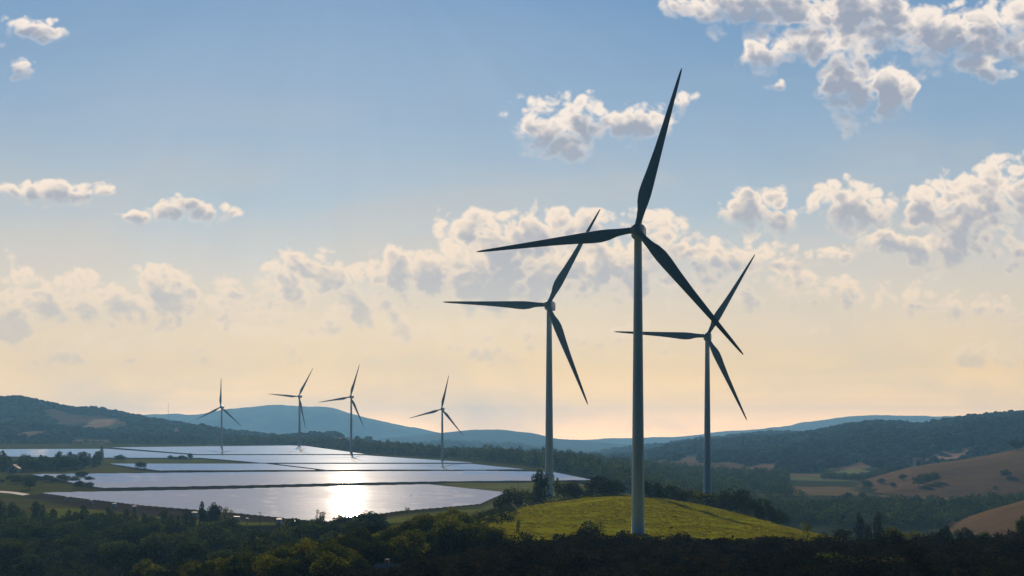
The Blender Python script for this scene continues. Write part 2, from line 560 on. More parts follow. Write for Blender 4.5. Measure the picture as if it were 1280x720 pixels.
def blur(A, n, ax):
    for _ in range(2):
        P = np.pad(A, [(n, n) if i == ax else (0, 0) for i in (0, 1)], mode='edge')
        c = np.cumsum(P, ax)
        c = np.concatenate([np.zeros_like(np.take(c, [0], ax)), c], ax)
        w = 2 * n + 1
        A = (np.take(c, range(w, c.shape[ax]), ax) - np.take(c, range(0, c.shape[ax] - w), ax)) / w
    return A


H = blur(blur(H, 6, 1), 5, 0)
GY = np.exp(gl)[:, None] * np.ones((1, NU))
GX = PX(gu[None, :], GY)
GU0 = gu[None, :] + 0 * GY
flat = sstep(620, 720, GY) * (1 - sstep(np.interp(GU0, [400, 470, 560], [1950, 1720, 1370]), np.interp(GU0, [400, 470, 560], [2200, 2000, 1750]), GY)) * (1 - sstep(690, 750, gu[None, :] + 0 * GY))
H = H * (1 - flat) + (plane_h(GY)) * flat
GZ = ZC - H + (1 - flat) * (fbm(GX / 30, GY / 30, 3, 4) * 1.3 * sstep(150, 320, GY) + fbm(GX / 6, GY / 6, 9, 3) * .35)


def terr(X, Y):
    """terrain height by bilinear look-up"""
    X = np.asarray(X, float); Y = np.asarray(Y, float)
    u = X / Y * F + 640
    fi = np.clip((u - gu[0]) / (gu[1] - gu[0]), 0, NU - 1.001)
    fj = np.clip((np.log(np.maximum(Y, 41)) - gl[0]) / (gl[1] - gl[0]), 0, NR - 1.001)
    i, j = fi.astype(int), fj.astype(int)
    a, c = fi - i, fj - j
    return (GZ[j, i] * (1 - a) + GZ[j, i + 1] * a) * (1 - c) + (GZ[j + 1, i] * (1 - a) + GZ[j + 1, i + 1] * a) * c


def proj(X, Y, Z):
    return 640 + X / Y * F, YH - (Z - ZC) / Y * F


# solar fields, outlined on the photograph and dropped onto the valley floor
FIELDS = [
    [(52, 618), (250, 614.3), (430, 609.6), (535, 607.4), (632, 617.5), (600, 632), (545, 637), (500, 641), (430, 651), (405, 655), (385, 653), (300, 644), (180, 634), (110, 626)],
    [(40, 594.5), (320, 591.6), (430, 591.0), (600, 590.2), (690, 591.5), (739, 601.5), (660, 602.3), (560, 603.2), (440, 605.2), (320, 608), (130, 611.6), (110, 609)],
    [(138, 581), (331, 581), (396, 588.8), (200, 589.4), (170, 586)],
    [(347, 581.3), (590, 581.3), (656, 588.2), (407, 588.6)],
    [(-120, 563), (135, 562), (245, 570.2), (455, 570.2), (590, 579.5), (325, 579.5), (250, 573.2), (125, 573.2), (-40, 571)],
    [(140, 560.2), (362, 557.8), (382, 558.4), (455, 568.6), (245, 568.6)],
]
GU = gu[None, :] + 0 * GY
PJU, PJV = proj(GX, GY, GZ)
zone = np.zeros(GY.shape + (3,))
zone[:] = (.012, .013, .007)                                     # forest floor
n_a = fbm(GX / 25, GY / 25, 21, 4)


def setz(mask, col):
    zone[mask] = col


far = GY > 590
setz(far & (GU < 760), (.060, .070, .016))                       # meadow of the valley
setz(far & (GU < 760) & (n_a > .08), (.075, .066, .024))
setz((GY > 2000), (.045, .060, .030))
setz((GU >= 700) & (GY > 700), (.036, .044, .020))
plots = np.floor(GX / 120 + .25 * np.sin(GY / 90)) * 7 + np.floor(GY / 150 + .3 * np.sin(GX / 70)) * 13
pk = hash2(plots, plots * 0, 5)
vz = (GU >= 930) & (GY > 1030)
setz(vz & (pk < .35), (.120, .135, .052))
setz(vz & (pk > .35) & (pk < .6), (.150, .110, .060))
setz(vz & (pk > .85), (.080, .100, .030))
plY = lambda v: plane_Y(np.asarray(v, float))
PLV = 512.9 + 85340.0 / GY                                       # row on which a point of the valley floor appears
hull = [(40, 593), (140, 579), (120, 560), (380, 556), (470, 569), (600, 580), (660, 588), (742, 601.5), (640, 604.5), (560, 605), (540, 606), (300, 613), (130, 616), (40, 618)]
soil = (.030, .026, .018)
setz(far & inpoly(GU, PLV, hull), soil)
setz(far & inpoly(GU, PLV, [(45, 616), (110, 625), (180, 633), (300, 643), (385, 652), (410, 654), (500, 640), (560, 635), (560, 638), (500, 643), (410, 658.5), (380, 657), (290, 651), (180, 643), (100, 635), (30, 622)]), (.040, .032, .026))
setz(far & inpoly(GU, PLV, [(550, 604), (760, 602), (760, 640), (600, 640), (635, 618), (560, 607.5)]), (.125, .135, .040))
setz(far & inpoly(GU, PLV, [(100, 573.4), (250, 573.6), (322, 580.2), (138, 580.2)]), (.090, .100, .024))
setz(far & inpoly(GU, PLV, [(-100, 590), (140, 581), (172, 587), (190, 590.6), (40, 593)]), (.085, .085, .020))
setz(far & inpoly(GU, PLV, [(-100, 592), (38, 595), (110, 610), (128, 613.5), (50, 617), (-100, 625)]), (.070, .076, .016))
setz(far & inpoly(GU, PLV, [(60, 634), (100, 635), (180, 643), (290, 651), (380, 657), (410, 660), (520, 643), (600, 636), (600, 648), (410, 668), (250, 662), (60, 645)]), (.115, .130, .018))
# the bright grass hill
hl = np.interp(GU, [575, 600, 640, 700, 760, 800, 900, 1000, 1050], [345, 318, 312, 322, 332, 336, 338, 340, 345])
hh = np.interp(GU, [585, 640, 760, 900, 1045], [445, 490, 515, 520, 455])
e1 = GY + fbm(GX / 9, GY / 9, 33, 3) * 16
grass = (GU > 578) & (GU < 1050) & (e1 > hl) & (e1 < hh)
setz(grass, (.220, .230, .008))
setz(grass & (fbm(GX / 18, GY / 7, 41, 4) > .10), (.190, .205, .008))
zone = np.stack([blur(zone[..., i], 1, 1) for i in range(3)], -1)
idx = np.arange(NU * NR).reshape(NR, NU)
quads = np.stack([idx[:-1, :-1], idx[:-1, 1:], idx[1:, 1:], idx[1:, :-1]], -1).reshape(-1, 4)
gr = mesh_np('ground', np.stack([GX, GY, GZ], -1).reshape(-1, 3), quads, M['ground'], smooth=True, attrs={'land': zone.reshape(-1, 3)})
tag(gr, kind='structure')

# ------------------------------------------------------------------ hills
FOREST = (.026, .040, .020)
DRY = (.20, .125, .070)
PALE = (.30, .20, .14)
LAW = (.085, .100, .040)
HILLS = {}


def hill(key, crest, Yc, front, back, seed, rough, base=FOREST, patches=(), step=4, nrow=70, wpow=1.0, drop=3.0, crough=1.0, clear=False):
    cx = [c[0] for c in crest]; cyv = [c[1] for c in crest]
    us = np.arange(cx[0], cx[-1] + step, step, dtype=float)
    yv = np.interp(us, cx, cyv)
    kk = np.ones(5) / 5
    yv = np.convolve(np.pad(yv, 2, mode='edge'), kk, 'valid')
    sF = np.linspace(-1, 0, nrow)
    sB = np.linspace(0, 1, 14)[1:]
    s = np.concatenate([sF, sB])
    Yr = Yc + np.where(s < 0, s * front, s * back)
    UU, YY = np.meshgrid(us, Yr)
    X = PX(UU, YY)
    XC = PX(UU, Yc + 0 * YY)
    zc = ZC + (YH - np.interp(UU, us, yv)) / F * Yc
    zt = terr(X, YY)
    ss_ = np.meshgrid(us, s)[1]
    wf = (1 + ss_) if True else 0
    w = np.where(ss_ < 0, sstep(0, 1, np.clip(1 + ss_, 0, 1)) ** wpow, 1 - sstep(0, 1, np.clip(ss_, 0, 1)))
    Z = zt - drop + (zc - zt + drop) * w
    rav = fbm(X / (front * .22), YY / (front * .35), seed, 5)
    Z = Z + rav * rough * 4 * np.clip(w * (1 - w), 0, .25) * 2.2 * sstep(0.02, .35, w) + fbm(XC / (rough * 3.0), YY * 0 + seed, seed + 5, 5) * rough * .22 * crough * w
    col = np.zeros(Z.shape + (3,)); col[:] = base
    pu, pv = proj(X, YY, Z)
    wob = fbm(X / 60, YY / 60, seed + 9, 3) * 5
    bare = np.zeros(Z.shape, bool)
    if clear:
        cn = fbm(X / 230, YY / 300, seed + 31, 3)
        cm = (cn > .14) & (w < .93)
        c2 = fbm(X / 500, YY / 500, seed + 41, 2)[..., None]
        col = np.where(cm[..., None], np.where(c2 > .04, np.array(DRY) * .62, np.array(LAW) * .85), col)
        bare |= cm
    for poly, c in patches:
        mk = inpoly(pu + wob, pv + wob * .5, poly) & (ss_ < .02)
        col[mk] = c
        bare |= mk | (inpoly(pu + wob, pv + wob * .5 - 4.0, poly) & (ss_ < .02))
    ny, nx = Z.shape
    ix = np.arange(ny * nx).reshape(ny, nx)
    qd = np.stack([ix[:-1, :-1], ix[:-1, 1:], ix[1:, 1:], ix[1:, :-1]], -1).reshape(-1, 4)
    o = mesh_np('hill', np.stack([X, YY, Z], -1).reshape(-1, 3), qd, M['hill'], smooth=True, attrs={'land': col.reshape(-1, 3)})
    tag(o, kind='structure')
    HILLS[key] = dict(us=us, Yr=Yr, Z=Z, bare=bare, s=s)


def hill_z(key, X, Y):
    h = HILLS[key]
    u = X / Y * F + 640
    fi = np.clip((u - h['us'][0]) / (h['us'][1] - h['us'][0]), 0, len(h['us']) - 1.001)
    fj = np.clip(np.interp(Y, h['Yr'], np.arange(len(h['Yr']))), 0, len(h['Yr']) - 1.001)
    i, j = fi.astype(int), fj.astype(int)
    a, c = fi - i, fj - j
    Z = h['Z']
    z = (Z[j, i] * (1 - a) + Z[j, i + 1] * a) * (1 - c) + (Z[j + 1, i] * (1 - a) + Z[j + 1, i + 1] * a) * c
    return z, h['bare'][np.round(fj).astype(int), np.round(fi).astype(int)]


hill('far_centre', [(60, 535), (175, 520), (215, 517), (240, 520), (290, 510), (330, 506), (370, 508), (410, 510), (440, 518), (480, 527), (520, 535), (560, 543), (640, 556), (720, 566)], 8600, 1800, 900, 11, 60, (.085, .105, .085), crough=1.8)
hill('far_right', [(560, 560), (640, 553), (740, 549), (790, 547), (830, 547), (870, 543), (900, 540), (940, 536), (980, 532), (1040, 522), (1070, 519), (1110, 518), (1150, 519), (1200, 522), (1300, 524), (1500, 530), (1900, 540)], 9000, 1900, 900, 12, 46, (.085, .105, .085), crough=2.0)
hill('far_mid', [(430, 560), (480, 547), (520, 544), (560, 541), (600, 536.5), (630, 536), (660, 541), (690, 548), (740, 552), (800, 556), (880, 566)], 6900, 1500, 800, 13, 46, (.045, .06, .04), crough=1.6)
hill('mid_pale', [(420, 576), (470, 564), (510, 558), (560, 554), (600, 557), (640, 558), (680, 565), (720, 570), (780, 580), (840, 594)], 5000, 1300, 700, 14, 34)
hill('mid_right', [(640, 590), (690, 579), (725, 572), (760, 567), (800, 561.5), (860, 555), (920, 549), (980, 544), (1060, 549)], 4300, 1500, 600, 15, 40)
hill('left', [(-700, 504), (-300, 516), (-100, 504), (0, 501), (20, 499.5), (50, 506), (90, 514), (120, 515), (150, 520), (180, 526), (220, 534), (260, 541), (310, 547), (360, 552), (420, 557), (500, 566)], 3200, 900, 700, 16, 34, clear=True,
     patches=[([(98, 537), (118, 524), (146, 523), (138, 531), (118, 536)], PALE), ([(-10, 529), (0, 522), (20, 522), (12, 529)], DRY), ([(210, 540), (216, 535), (232, 536), (226, 540)], DRY)])
hill('left_foot', [(-700, 536), (-200, 534), (0, 535), (60, 537), (130, 544), (190, 552), (260, 557), (330, 564)], 2550, 500, 400, 17, 12, clear=True,
     patches=[([(14, 547), (25, 541), (44, 538), (62, 540), (58, 547)], DRY), ([(48, 560), (70, 556), (100, 549), (138, 550), (150, 561)], (.17, .11, .06)), ([(150, 558), (175, 552), (182, 560)], DRY)])
hill('centre_low', [(290, 565), (330, 554), (360, 548), (400, 545.5), (430, 546), (455, 552), (490, 560), (540, 570), (600, 585)], 2750, 500, 400, 18, 10,
     patches=[([(404, 566), (408, 549), (436, 545), (482, 554), (496, 566)], (.15, .09, .065)), ([(388, 549), (404, 547), (406, 560), (392, 560)], LAW)])
hill('right', [(560, 605), (640, 595), (700, 585), (760, 576), (800, 571), (830, 563), (860, 557), (920, 554), (980, 549), (1020, 543), (1040, 540.5), (1080, 533), (1110, 533), (1150, 534), (1200, 527), (1240, 522), (1280, 519), (1400, 510), (1700, 500), (2000, 505)], 3000, 1350, 700, 19, 44, nrow=110, wpow=.8, clear=True,
     patches=[([(926, 592), (934, 582), (976, 576), (974, 588), (950, 593)], DRY), ([(1006, 574), (1014, 568), (1040, 561), (1036, 570)], (.12, .08, .05)), ([(1030, 588), (1050, 582), (1080, 577), (1092, 582), (1070, 587)], (.15, .10, .06)),
              ([(1138, 580), (1165, 567), (1195, 562), (1214, 559), (1208, 573), (1180, 578)], PALE), ([(846, 578), (852, 570), (876, 566), (874, 577)], (.14, .10, .07)),
              ([(970, 616), (1000, 600), (1030, 590), (1072, 585), (1084, 590), (1050, 601), (1020, 609)], LAW), ([(880, 604), (900, 598), (915, 603), (895, 608)], (.15, .11, .06)), ([(800, 600), (815, 596), (822, 602), (808, 604)], (.14, .10, .06))])
hill('brown', [(985, 650), (1030, 622), (1055, 610), (1080, 601), (1110, 592), (1140, 584), (1170, 579), (1200, 575), (1240, 568), (1280, 560), (1400, 545), (1700, 535), (1950, 540)], 1560, 430, 350, 20, 5, base=(.120, .078, .042), step=3, crough=.3)
hill('green_field', [(930, 620), (975, 612), (1000, 601), (1030, 591.5), (1070, 586), (1095, 589), (1130, 600), (1180, 616)], 1850, 430, 300, 23, 4, base=(.135, .150, .060), step=3, crough=.3)
hill('mound', [(1130, 690), (1160, 672), (1185, 657), (1230, 641), (1280, 626), (1350, 608), (1500, 592), (1800, 590)], 900, 190, 200, 22, 3, base=(.125, .080, .040), step=3, crough=.3)

# ------------------------------------------------------------------ far woods: leaf clumps too many to count
def ico_lump(seed):
    import bmesh
    bm = bmesh.new()
    bmesh.ops.create_icosphere(bm, subdivisions=2, radius=1)
    v = np.array([p.co[:] for p in bm.verts]); f = np.array([[q.index for q in p.verts] for p in bm.faces])
    bm.free()
    r = np.random.default_rng(seed)
    d = np.ones(len(v))
    for _ in range(9):
        c = r.normal(size=3); c /= np.linalg.norm(c)
        d += .34 * np.clip((v @ c - .55) / .45, 0, 1)
    d += r.normal(0, .07, len(v))
    v = v * d[:, None]
    keep = (v[f].mean(1)[:, 2] > -.75)
    v = v - np.array([0, 0, v[:, 2].min() * .8])
    return v / np.array([1.25, 1.25, v[:, 2].max()]), f[keep]


LUMPS = [ico_lump(i) for i in range(5)]


def leaf_cloud(seed, n, lobes, leaf, zsq=1.0):
    """small bent leaf sprays spread through several lobes; returns vertices, quads, brightness variation"""
    r = np.random.default_rng(seed)
    lobes = np.array(lobes, float)
    wts = (lobes[:, 3:6].prod(1)) ** (2 / 3)
    k = r.choice(len(lobes), n, p=wts / wts.sum())
    d = r.normal(size=(n, 3)); d /= np.linalg.norm(d, axis=1)[:, None]
    rad = r.uniform(.0, 1, n) ** .17 * (1 + r.normal(0, .06, n))
    p = lobes[k, :3] + d * rad[:, None] * lobes[k, 3:6]
    nr = d + r.normal(0, .5, (n, 3)); nr /= np.linalg.norm(nr, axis=1)[:, None]
    a = np.cross(nr, r.normal(size=(n, 3))); a /= np.linalg.norm(a, axis=1)[:, None]
    b = np.cross(nr, a)
    sz = leaf * r.uniform(.55, 1.35, n)[:, None]
    q = np.stack([p - a * sz * .9, p - b * sz * .45 + nr * sz * .12, p + a * sz, p + b * sz * .5 + nr * sz * .12], 1)
    lv = np.repeat(np.clip(r.normal(.5, .2, n) + r.normal(0, .14, len(lobes))[k], 0, 1), 4)
    return q.reshape(-1, 3), np.arange(4 * n).reshape(-1, 4), lv


def tree_lobes(seed, kind):
    """unit tree: height 1, crown half width about .5 of it scaled later"""
    r = np.random.default_rng(seed)
    L = []
    if kind == 'round':
        L.append((0, 0, .58, .34, .34, .32))
        for i in range(9):
            t = i / 9 * 6.283 + r.uniform(-.4, .4)
            rr = r.uniform(.20, .34)
            L.append((rr * math.cos(t), rr * math.sin(t), r.uniform(.34, .74), r.uniform(.14, .24), r.uniform(.14, .24), r.uniform(.12, .2)))
        L.append((r.uniform(-.1, .1), r.uniform(-.1, .1), .82, .2, .2, .17))
    elif kind == 'tall':
        for i in range(9):
            z = .14 + .80 * i / 9
            w = .26 * (1 - (z - .35) ** 2 * 1.7)
            L.append((r.uniform(-.06, .06), r.uniform(-.06, .06), z, w * r.uniform(.8, 1.2), w * r.uniform(.8, 1.2), .11))
        L.append((0, 0, .93, .07, .07, .09))
    elif kind == 'loose':
        for i in range(11):
            t = r.uniform(0, 6.283); rr = r.uniform(.1, .42)
            L.append((rr * math.cos(t), rr * math.sin(t), r.uniform(.3, .88), r.uniform(.09, .17), r.uniform(.09, .17), r.uniform(.08, .14)))
    else:           # bush
        for i in range(9):
            t = i / 9 * 6.283 + r.uniform(-.5, .5); rr = r.uniform(.15, .48)
            L.append((rr * math.cos(t), rr * math.sin(t), r.uniform(.2, .6), r.uniform(.16, .28), r.uniform(.16, .28), r.uniform(.18, .36)))
        L.append((0, 0, .45, .34, .34, .42))
    return L


def merged(name, recs, lib, mat, label=None, cat=None):
    """recs: array of x,y,z,width,height,rot,lib index,tint -> one mesh"""
    recs = np.asarray(recs, float)
    VV, FF, TT, LL = [], [], [], []
    off = 0
    for li in range(len(lib)):
        sel = recs[recs[:, 6].astype(int) == li]
        if not len(sel):
            continue
        v, f = lib[li][0], lib[li][1]
        lv = lib[li][2] if len(lib[li]) > 2 else None
        c, s = np.cos(sel[:, 5]), np.sin(sel[:, 5])
        x = v[None, :, 0] * sel[:, 3, None]; y = v[None, :, 1] * sel[:, 3, None]
        P = np.stack([x * c[:, None] - y * s[:, None] + sel[:, 0, None], x * s[:, None] + y * c[:, None] + sel[:, 1, None],
                      v[None, :, 2] * sel[:, 4, None] + sel[:, 2, None]], -1)
        n, k = P.shape[:2]
        VV.append(P.reshape(-1, 3))
        FF.append((f[None] + (np.arange(n) * k)[:, None, None] + off).reshape(-1, f.shape[1]))
        TT.append(np.repeat(sel[:, 7], k))
        LL.append(np.tile(lv if lv is not None else np.clip(.5 + .35 * (np.random.default_rng(li).random(k) - .5), 0, 1), n))
        off += n * k
    o = mesh_np(name, np.concatenate(VV), np.concatenate(FF), mat, smooth=True, attrs={'tint': np.concatenate(TT), 'leafv': np.concatenate(LL)})
    return tag(o, label, cat, kind='stuff')


def scatter_hill(key, u0, u1, y0, y1, cell, w, hgt, seed, thin=0.0, only_bare=False):
    """jittered grid in the ground plane"""
    r = np.random.default_rng(seed)
    xs = np.arange(PX(u0, y1 if u0 < 640 else y0), PX(u1, y1 if u1 > 640 else y0), cell)
    ys = np.arange(y0, y1, cell)
    X, Y = np.meshgrid(xs, ys)
    X = X.ravel() + r.uniform(-.5, .5, X.size) * cell; Y = Y.ravel() + r.uniform(-.5, .5, Y.size) * cell
    u = X / Y * F + 640
    z, bare = hill_z(key, X, Y)
    k = (u > u0) & (u < u1) & (bare == only_bare) & (z > terr(X, Y) + .5)
    k &= fbm(X / 90, Y / 90, seed + 3, 3) > thin - .5
    if key == 'right':
        k &= ~inpoly(u, YH - (z - ZC) / Y * F, [(955, 630), (975, 607), (1000, 596), (1030, 586), (1075, 581), (1105, 585), (1115, 602), (1040, 632)])
    X, Y, z = X[k], Y[k], z[k]
    n = len(X)
    ww = w * r.uniform(.65, 1.4, n)
    return np.stack([X, Y, z - .6, ww / 2, hgt * ww / w * r.uniform(.8, 1.25, n), r.uniform(0, 6.28, n), r.integers(0, 5, n), np.clip(r.normal(.35, .22, n), 0, .99)], 1)


far_recs = np.concatenate([
    scatter_hill('left', -30, 480, 2450, 3230, 10, 12, 9, 1, .18),
    scatter_hill('left_foot', -30, 320, 2100, 2570, 10, 11, 9, 2, .30),
    scatter_hill('centre_low', 295, 590, 2300, 2770, 9, 10, 8, 3, .22),
    scatter_hill('right', 600, 1300, 1700, 3030, 11, 12, 9, 4, .25),
    scatter_hill('mid_right', 660, 1000, 3000, 4320, 17, 18, 12, 5, .3),
    scatter_hill('mid_pale', 440, 820, 4000, 5020, 17, 18, 12, 6, .3),
])
merged('forest', far_recs, LUMPS, M['leaf_far'], 'distant dark woods covering the hazy hillsides beyond the valley', 'forest')

# mid-distance leaf libraries
KINDS = ['round', 'round', 'tall', 'loose', 'bush', 'bush']
MIDLIB = []
for i, k in enumerate(KINDS):
    MIDLIB.append(leaf_cloud(40 + i, 150, tree_lobes(60 + i, k), .085))


def mid_recs(pts, w, hgt, kinds, seed, zfun=terr):
    r = np.random.default_rng(seed)
    pts = np.asarray(pts, float)
    n = len(pts)
    s = r.uniform(.7, 1.3, n)
    return np.stack([pts[:, 0], pts[:, 1], zfun(pts[:, 0], pts[:, 1]) - .4, w * s, hgt * s * r.uniform(.85, 1.2, n), r.uniform(0, 6.28, n),
                     r.choice(kinds, n), np.clip(r.normal(.35, .22, n), 0, .99)], 1)


def band(upts, depth, cell, seed):
    """points scattered behind a line given as (column, distance)"""
    r = np.random.default_rng(seed)
    P = []
    us = [a for a, _ in upts]; ds = [b for _, b in upts]
    Ymin, Ymax = min(ds), max(ds) + depth
    for Y in np.arange(Ymin, Ymax, cell):
        for X in np.arange(PX(us[0], Y), PX(us[-1], Y), cell):
            x, y = X + r.uniform(-.5, .5) * cell, Y + r.uniform(-.5, .5) * cell
            u = x / y * F + 640
            d0 = np.interp(u, us, ds)
            if us[0] <= u <= us[-1] and d0 <= y <= d0 + depth:
                P.append((x, y))
    return P


def ribbon_band(upts, w, hgt, depth, cell, kinds, seed):
    return mid_recs(band(upts, depth, cell, seed), w, hgt, kinds, seed)


recs = [
    ribbon_band([(276, 2000), (330, 1990), (385, 1900), (460, 1600), (560, 1420), (660, 1220), (745, 1010), (800, 930), (850, 900)], 11, 11, 170, 9, [0, 1, 4], 31),
    ribbon_band([(150, 1990), (276, 1990)], 9, 6, 60, 12, [0, 4], 32),
    ribbon_band([(-30, 2010), (60, 2000), (152, 1985)], 10, 6, 70, 15, [0, 4, 3], 45),
    ribbon_band([(940, 820), (1000, 840), (1060, 850), (1130, 860), (1200, 900), (1290, 960)], 11, 8.5, 215, 8.5, [0, 1, 0, 3], 33),
    mid_recs([p for p in band([(945, 1090), (1320, 1180)], 620, 12, 46) if fbm(np.array(p[0] / 70), np.array(p[1] / 55), 91, 3) > .12 and not (960 < p[0] / p[1] * F + 640 < 1100 and p[1] > 1330) and not (p[0] / p[1] * F + 640 > 1010 and p[1] > 1190)], 9, 7, [0, 1, 4], 47,
             lambda X, Y: np.maximum(terr(X, Y), hill_z('green_field', X, Y)[0])),
    ribbon_band([(800, 900), (940, 900)], 10, 10, 260, 11, [0, 1], 35),
    ribbon_band([(700, 1500), (760, 1250), (860, 1180), (985, 1180)], 11, 10, 520, 13, [0, 1, 4], 36),
    mid_recs(band([(1028, 1590), (1120, 1590)], 60, 7, 37), 9, 7, [0, 4], 38, lambda X, Y: np.maximum(terr(X, Y), np.maximum(hill_z('brown', X, Y)[0], hill_z('green_field', X, Y)[0]))),
    mid_recs(band([(940, 1440), (985, 1400)], 40, 8, 39), 10, 8, [0, 1], 40, lambda X, Y: np.maximum(terr(X, Y), hill_z('green_field', X, Y)[0])),
]
merged('woodland', np.concatenate(recs), MIDLIB, M['leaf_valley'], 'belts of hazy trees filling the valley behind the fields and hill', 'woodland')

# ------------------------------------------------------------------ wind turbines
BLADE_SEC = [(0.0, .038, 1.0), (.03, .038, 1.0), (.07, .040, .9), (.12, .058, .62), (.17, .082, .42), (.22, .093, .32), (.28, .089, .27), (.36, .076, .24),
             (.5, .058, .20), (.65, .044, .18), (.8, .031, .17), (.92, .021, .16), (.975, .014, .15), (.995, .007, .15), (1.0, .002, .2)]


def blade_mesh(L):
    V, n = [], 20
    for fr, ch, th in BLADE_SEC:
        c = ch * L * (1.0 if fr < .08 else .85)
        tw = R(14) * (1 - fr) ** 2
        le = .019 * L + .25 * max(0, c - .038 * L)          # leading edge stays nearly straight
        if fr > .22:
            le = min(le, c * .42)
        for k in range(n):
            a = 2 * math.pi * k / n
            xx = math.cos(a); yv = math.sin(a) * th * .5 * c
            if fr > .1:
                yv *= (1 + .45 * xx)
            x = le - c * (1 - xx) / 2
            V.append((x * math.cos(tw) - yv * math.sin(tw), x * math.sin(tw) + yv * math.cos(tw) - .012 * L * fr * fr, fr * L))
    Fc = []
    for i in range(len(BLADE_SEC) - 1):
        for k in range(n):
            q2 = (k + 1) % n
            Fc.append([i * n + k, i * n + q2, (i + 1) * n + q2, (i + 1) * n + k])
    Fc.append(list(range(n))[::-1]); Fc.append([(len(BLADE_SEC) - 1) * n + k for k in range(n)])
    return mesh_np('blade', np.array(V), Fc, M['blade'], smooth=True, link=False)


def turbine(label, hub_px, tips, Y, tower, yaw, detail=True):
    """hub and blade tips as seen on the photograph, standing at distance Y"""
    hx, hz = PX(hub_px[0], Y), ZC + (YH - hub_px[1]) / F * Y
    Ls, angs = [], []
    for tx, ty in tips:
        ddx = (tx - hub_px[0]) / F * Y / math.cos(yaw); ddz = -(ty - hub_px[1]) / F * Y
        Ls.append(math.hypot(ddx, ddz)); angs.append(math.atan2(ddx, ddz))
    L = sum(Ls) / 3
    k = L / 44.0
    ov = 3.6 * k                                               # overhang of the hub before the tower
    cx, cyy = hx + ov * math.sin(yaw), Y + ov * math.cos(yaw)
    zb = hz - tower
    root = tag(empty('wind_turbine', (cx, cyy, zb), -yaw), label, 'wind turbine', 'wind turbines of the valley')
    rb, rt = 1.78 * k, 1.02 * k
    if tower < 62 * k:
        rb *= .92
    t = MB()
    N = 13
    zt = tower - 1.9 * k
    t.tube([(0, 0, zt * i / (N - 1)) for i in range(N)], [rb + (rt - rb) * (i / (N - 1)) ** 1.1 for i in range(N)], 40)
    tw = t.build('tower', M['turbine'], root, True)
    if detail:
        for fz in (0.0, .33, .66):
            fl = MB()
            rr = rb + (rt - rb) * fz ** 1.1
            fl.tube([(0, 0, zt * fz + .02), (0, 0, zt * fz + .34)], [rr + .035, rr + .035], 40)
            fl.build('flange', M['turbine'], tw)
        d = MB()
        d.box((rb * .72, rb * .72, 2.6), (.12, 1.0, 2.2), R(45))
        d.build('door', M['metal'], tw)
    # nacelle: a rounded box lofted along its length
    sec = [(-1.9, .80, .82), (-1.6, .96, .96), (0, 1.0, 1.0), (4.2, .98, 1.0), (5.9, .90, .92), (6.15, .80, .80)]
    V, n = [], 24
    for y, a, b_ in sec:
        for i in range(n):
            an = 2 * math.pi * i / n
            c_, s_ = math.cos(an), math.sin(an)
            ex = .32
            V.append((1.75 * k * a * math.copysign(abs(c_) ** ex, c_), y * k, tower + 1.85 * k * b_ * math.copysign(abs(s_) ** ex, s_)))
    Fc = [[i * n + j, i * n + (j + 1) % n, (i + 1) * n + (j + 1) % n, (i + 1) * n + j] for i in range(len(sec) - 1) for j in range(n)]
    Fc += [list(range(n))[::-1], [(len(sec) - 1) * n + j for j in range(n)]]
    nac = mesh_np('nacelle', np.array(V), Fc, M['turbine'], root)
    if detail:
        a = MB()
        a.tube([(.5 * k, 4.6 * k, tower + 1.8 * k), (.5 * k, 4.6 * k, tower + 3.1 * k)], [.05 * k, .04 * k], 6)
        a.box((.5 * k, 4.6 * k, tower + 3.1 * k), (.7 * k, .06, .06))
        a.build('wind_vane', M['dark_metal'], nac)
        a = MB()
        a.tube([(.3 * k, 1.2 * k, tower + 1.8 * k), (.3 * k, 1.2 * k, tower + 2.35 * k), (.3 * k, 1.2 * k, tower + 2.9 * k), (.3 * k, 1.2 * k, tower + 3.05 * k)], [.22 * k, .22 * k, .2 * k, .05], 10)
        a.build('beacon', M['red'], nac)
    # spinner
    prof = [(-2.15, 1.30), (-2.6, 1.55), (-3.6, 1.62), (-4.5, 1.45), (-5.1, 1.05), (-5.45, .5), (-5.55, .05)]
    t = MB()
    t.tube([(0, y * k, tower) for y, _ in prof], [r_ * k for _, r_ in prof], 24)
    t.build('hub', M['blade'], root, True)
    bm_ = blade_mesh(L)
    for a_ in angs:
        o = bpy.data.objects.new('blade', bm_)
        COL.objects.link(o)
        o.parent = root
        o.location = (0, -ov, tower)
        o.rotation_euler = (0, a_, 0)
    return root


YW = R(12)
TURB = [
    ('tallest and nearest wind turbine standing at the foot of the grassy hill', (795.5, 287), [(853, 82), (598, 309), (922, 442)], 353, 80.2, True),
    ('mid-sized wind turbine rising behind the bushes at the left of the grassy hill', (684.5, 381), [(749, 265), (555, 375), (736, 510)], 715, 102.0, True),
    ('mid-sized wind turbine behind the right crest of the hill crossed by a nearer blade', (883.5, 420), [(941.5, 320), (772, 413), (933, 528)], 656, 80.0, True),
    ('small far turbine leftmost of the four with its upper blade almost vertical', (275.8, 508.9), [(276.7, 468.2), (243.8, 524.3), (300.8, 530.9)], 1812, 55.0, False),
    ('small far turbine on the rear panel edge with one blade pointing level', (373.2, 495.5), [(392.8, 459), (335.5, 492.3), (382.4, 535.6)], 1892, 70.5, False),
    ('tallest small far turbine, rising straight above the sun glint on the panels', (437.9, 496.1), [(450.7, 452.8), (398.1, 502.6), (455.1, 532.9)], 1577, 65.5, False),
    ('small far turbine standing alone right of the glint amid the panels', (551.9, 511.3), [(561.7, 467.3), (511.9, 522.5), (578.7, 543.6)], 1345, 51.5, False),
]
for lab, hp, tips, Y, tow, det in TURB:
    turbine(lab, hp, tips, Y, tow, YW, det)

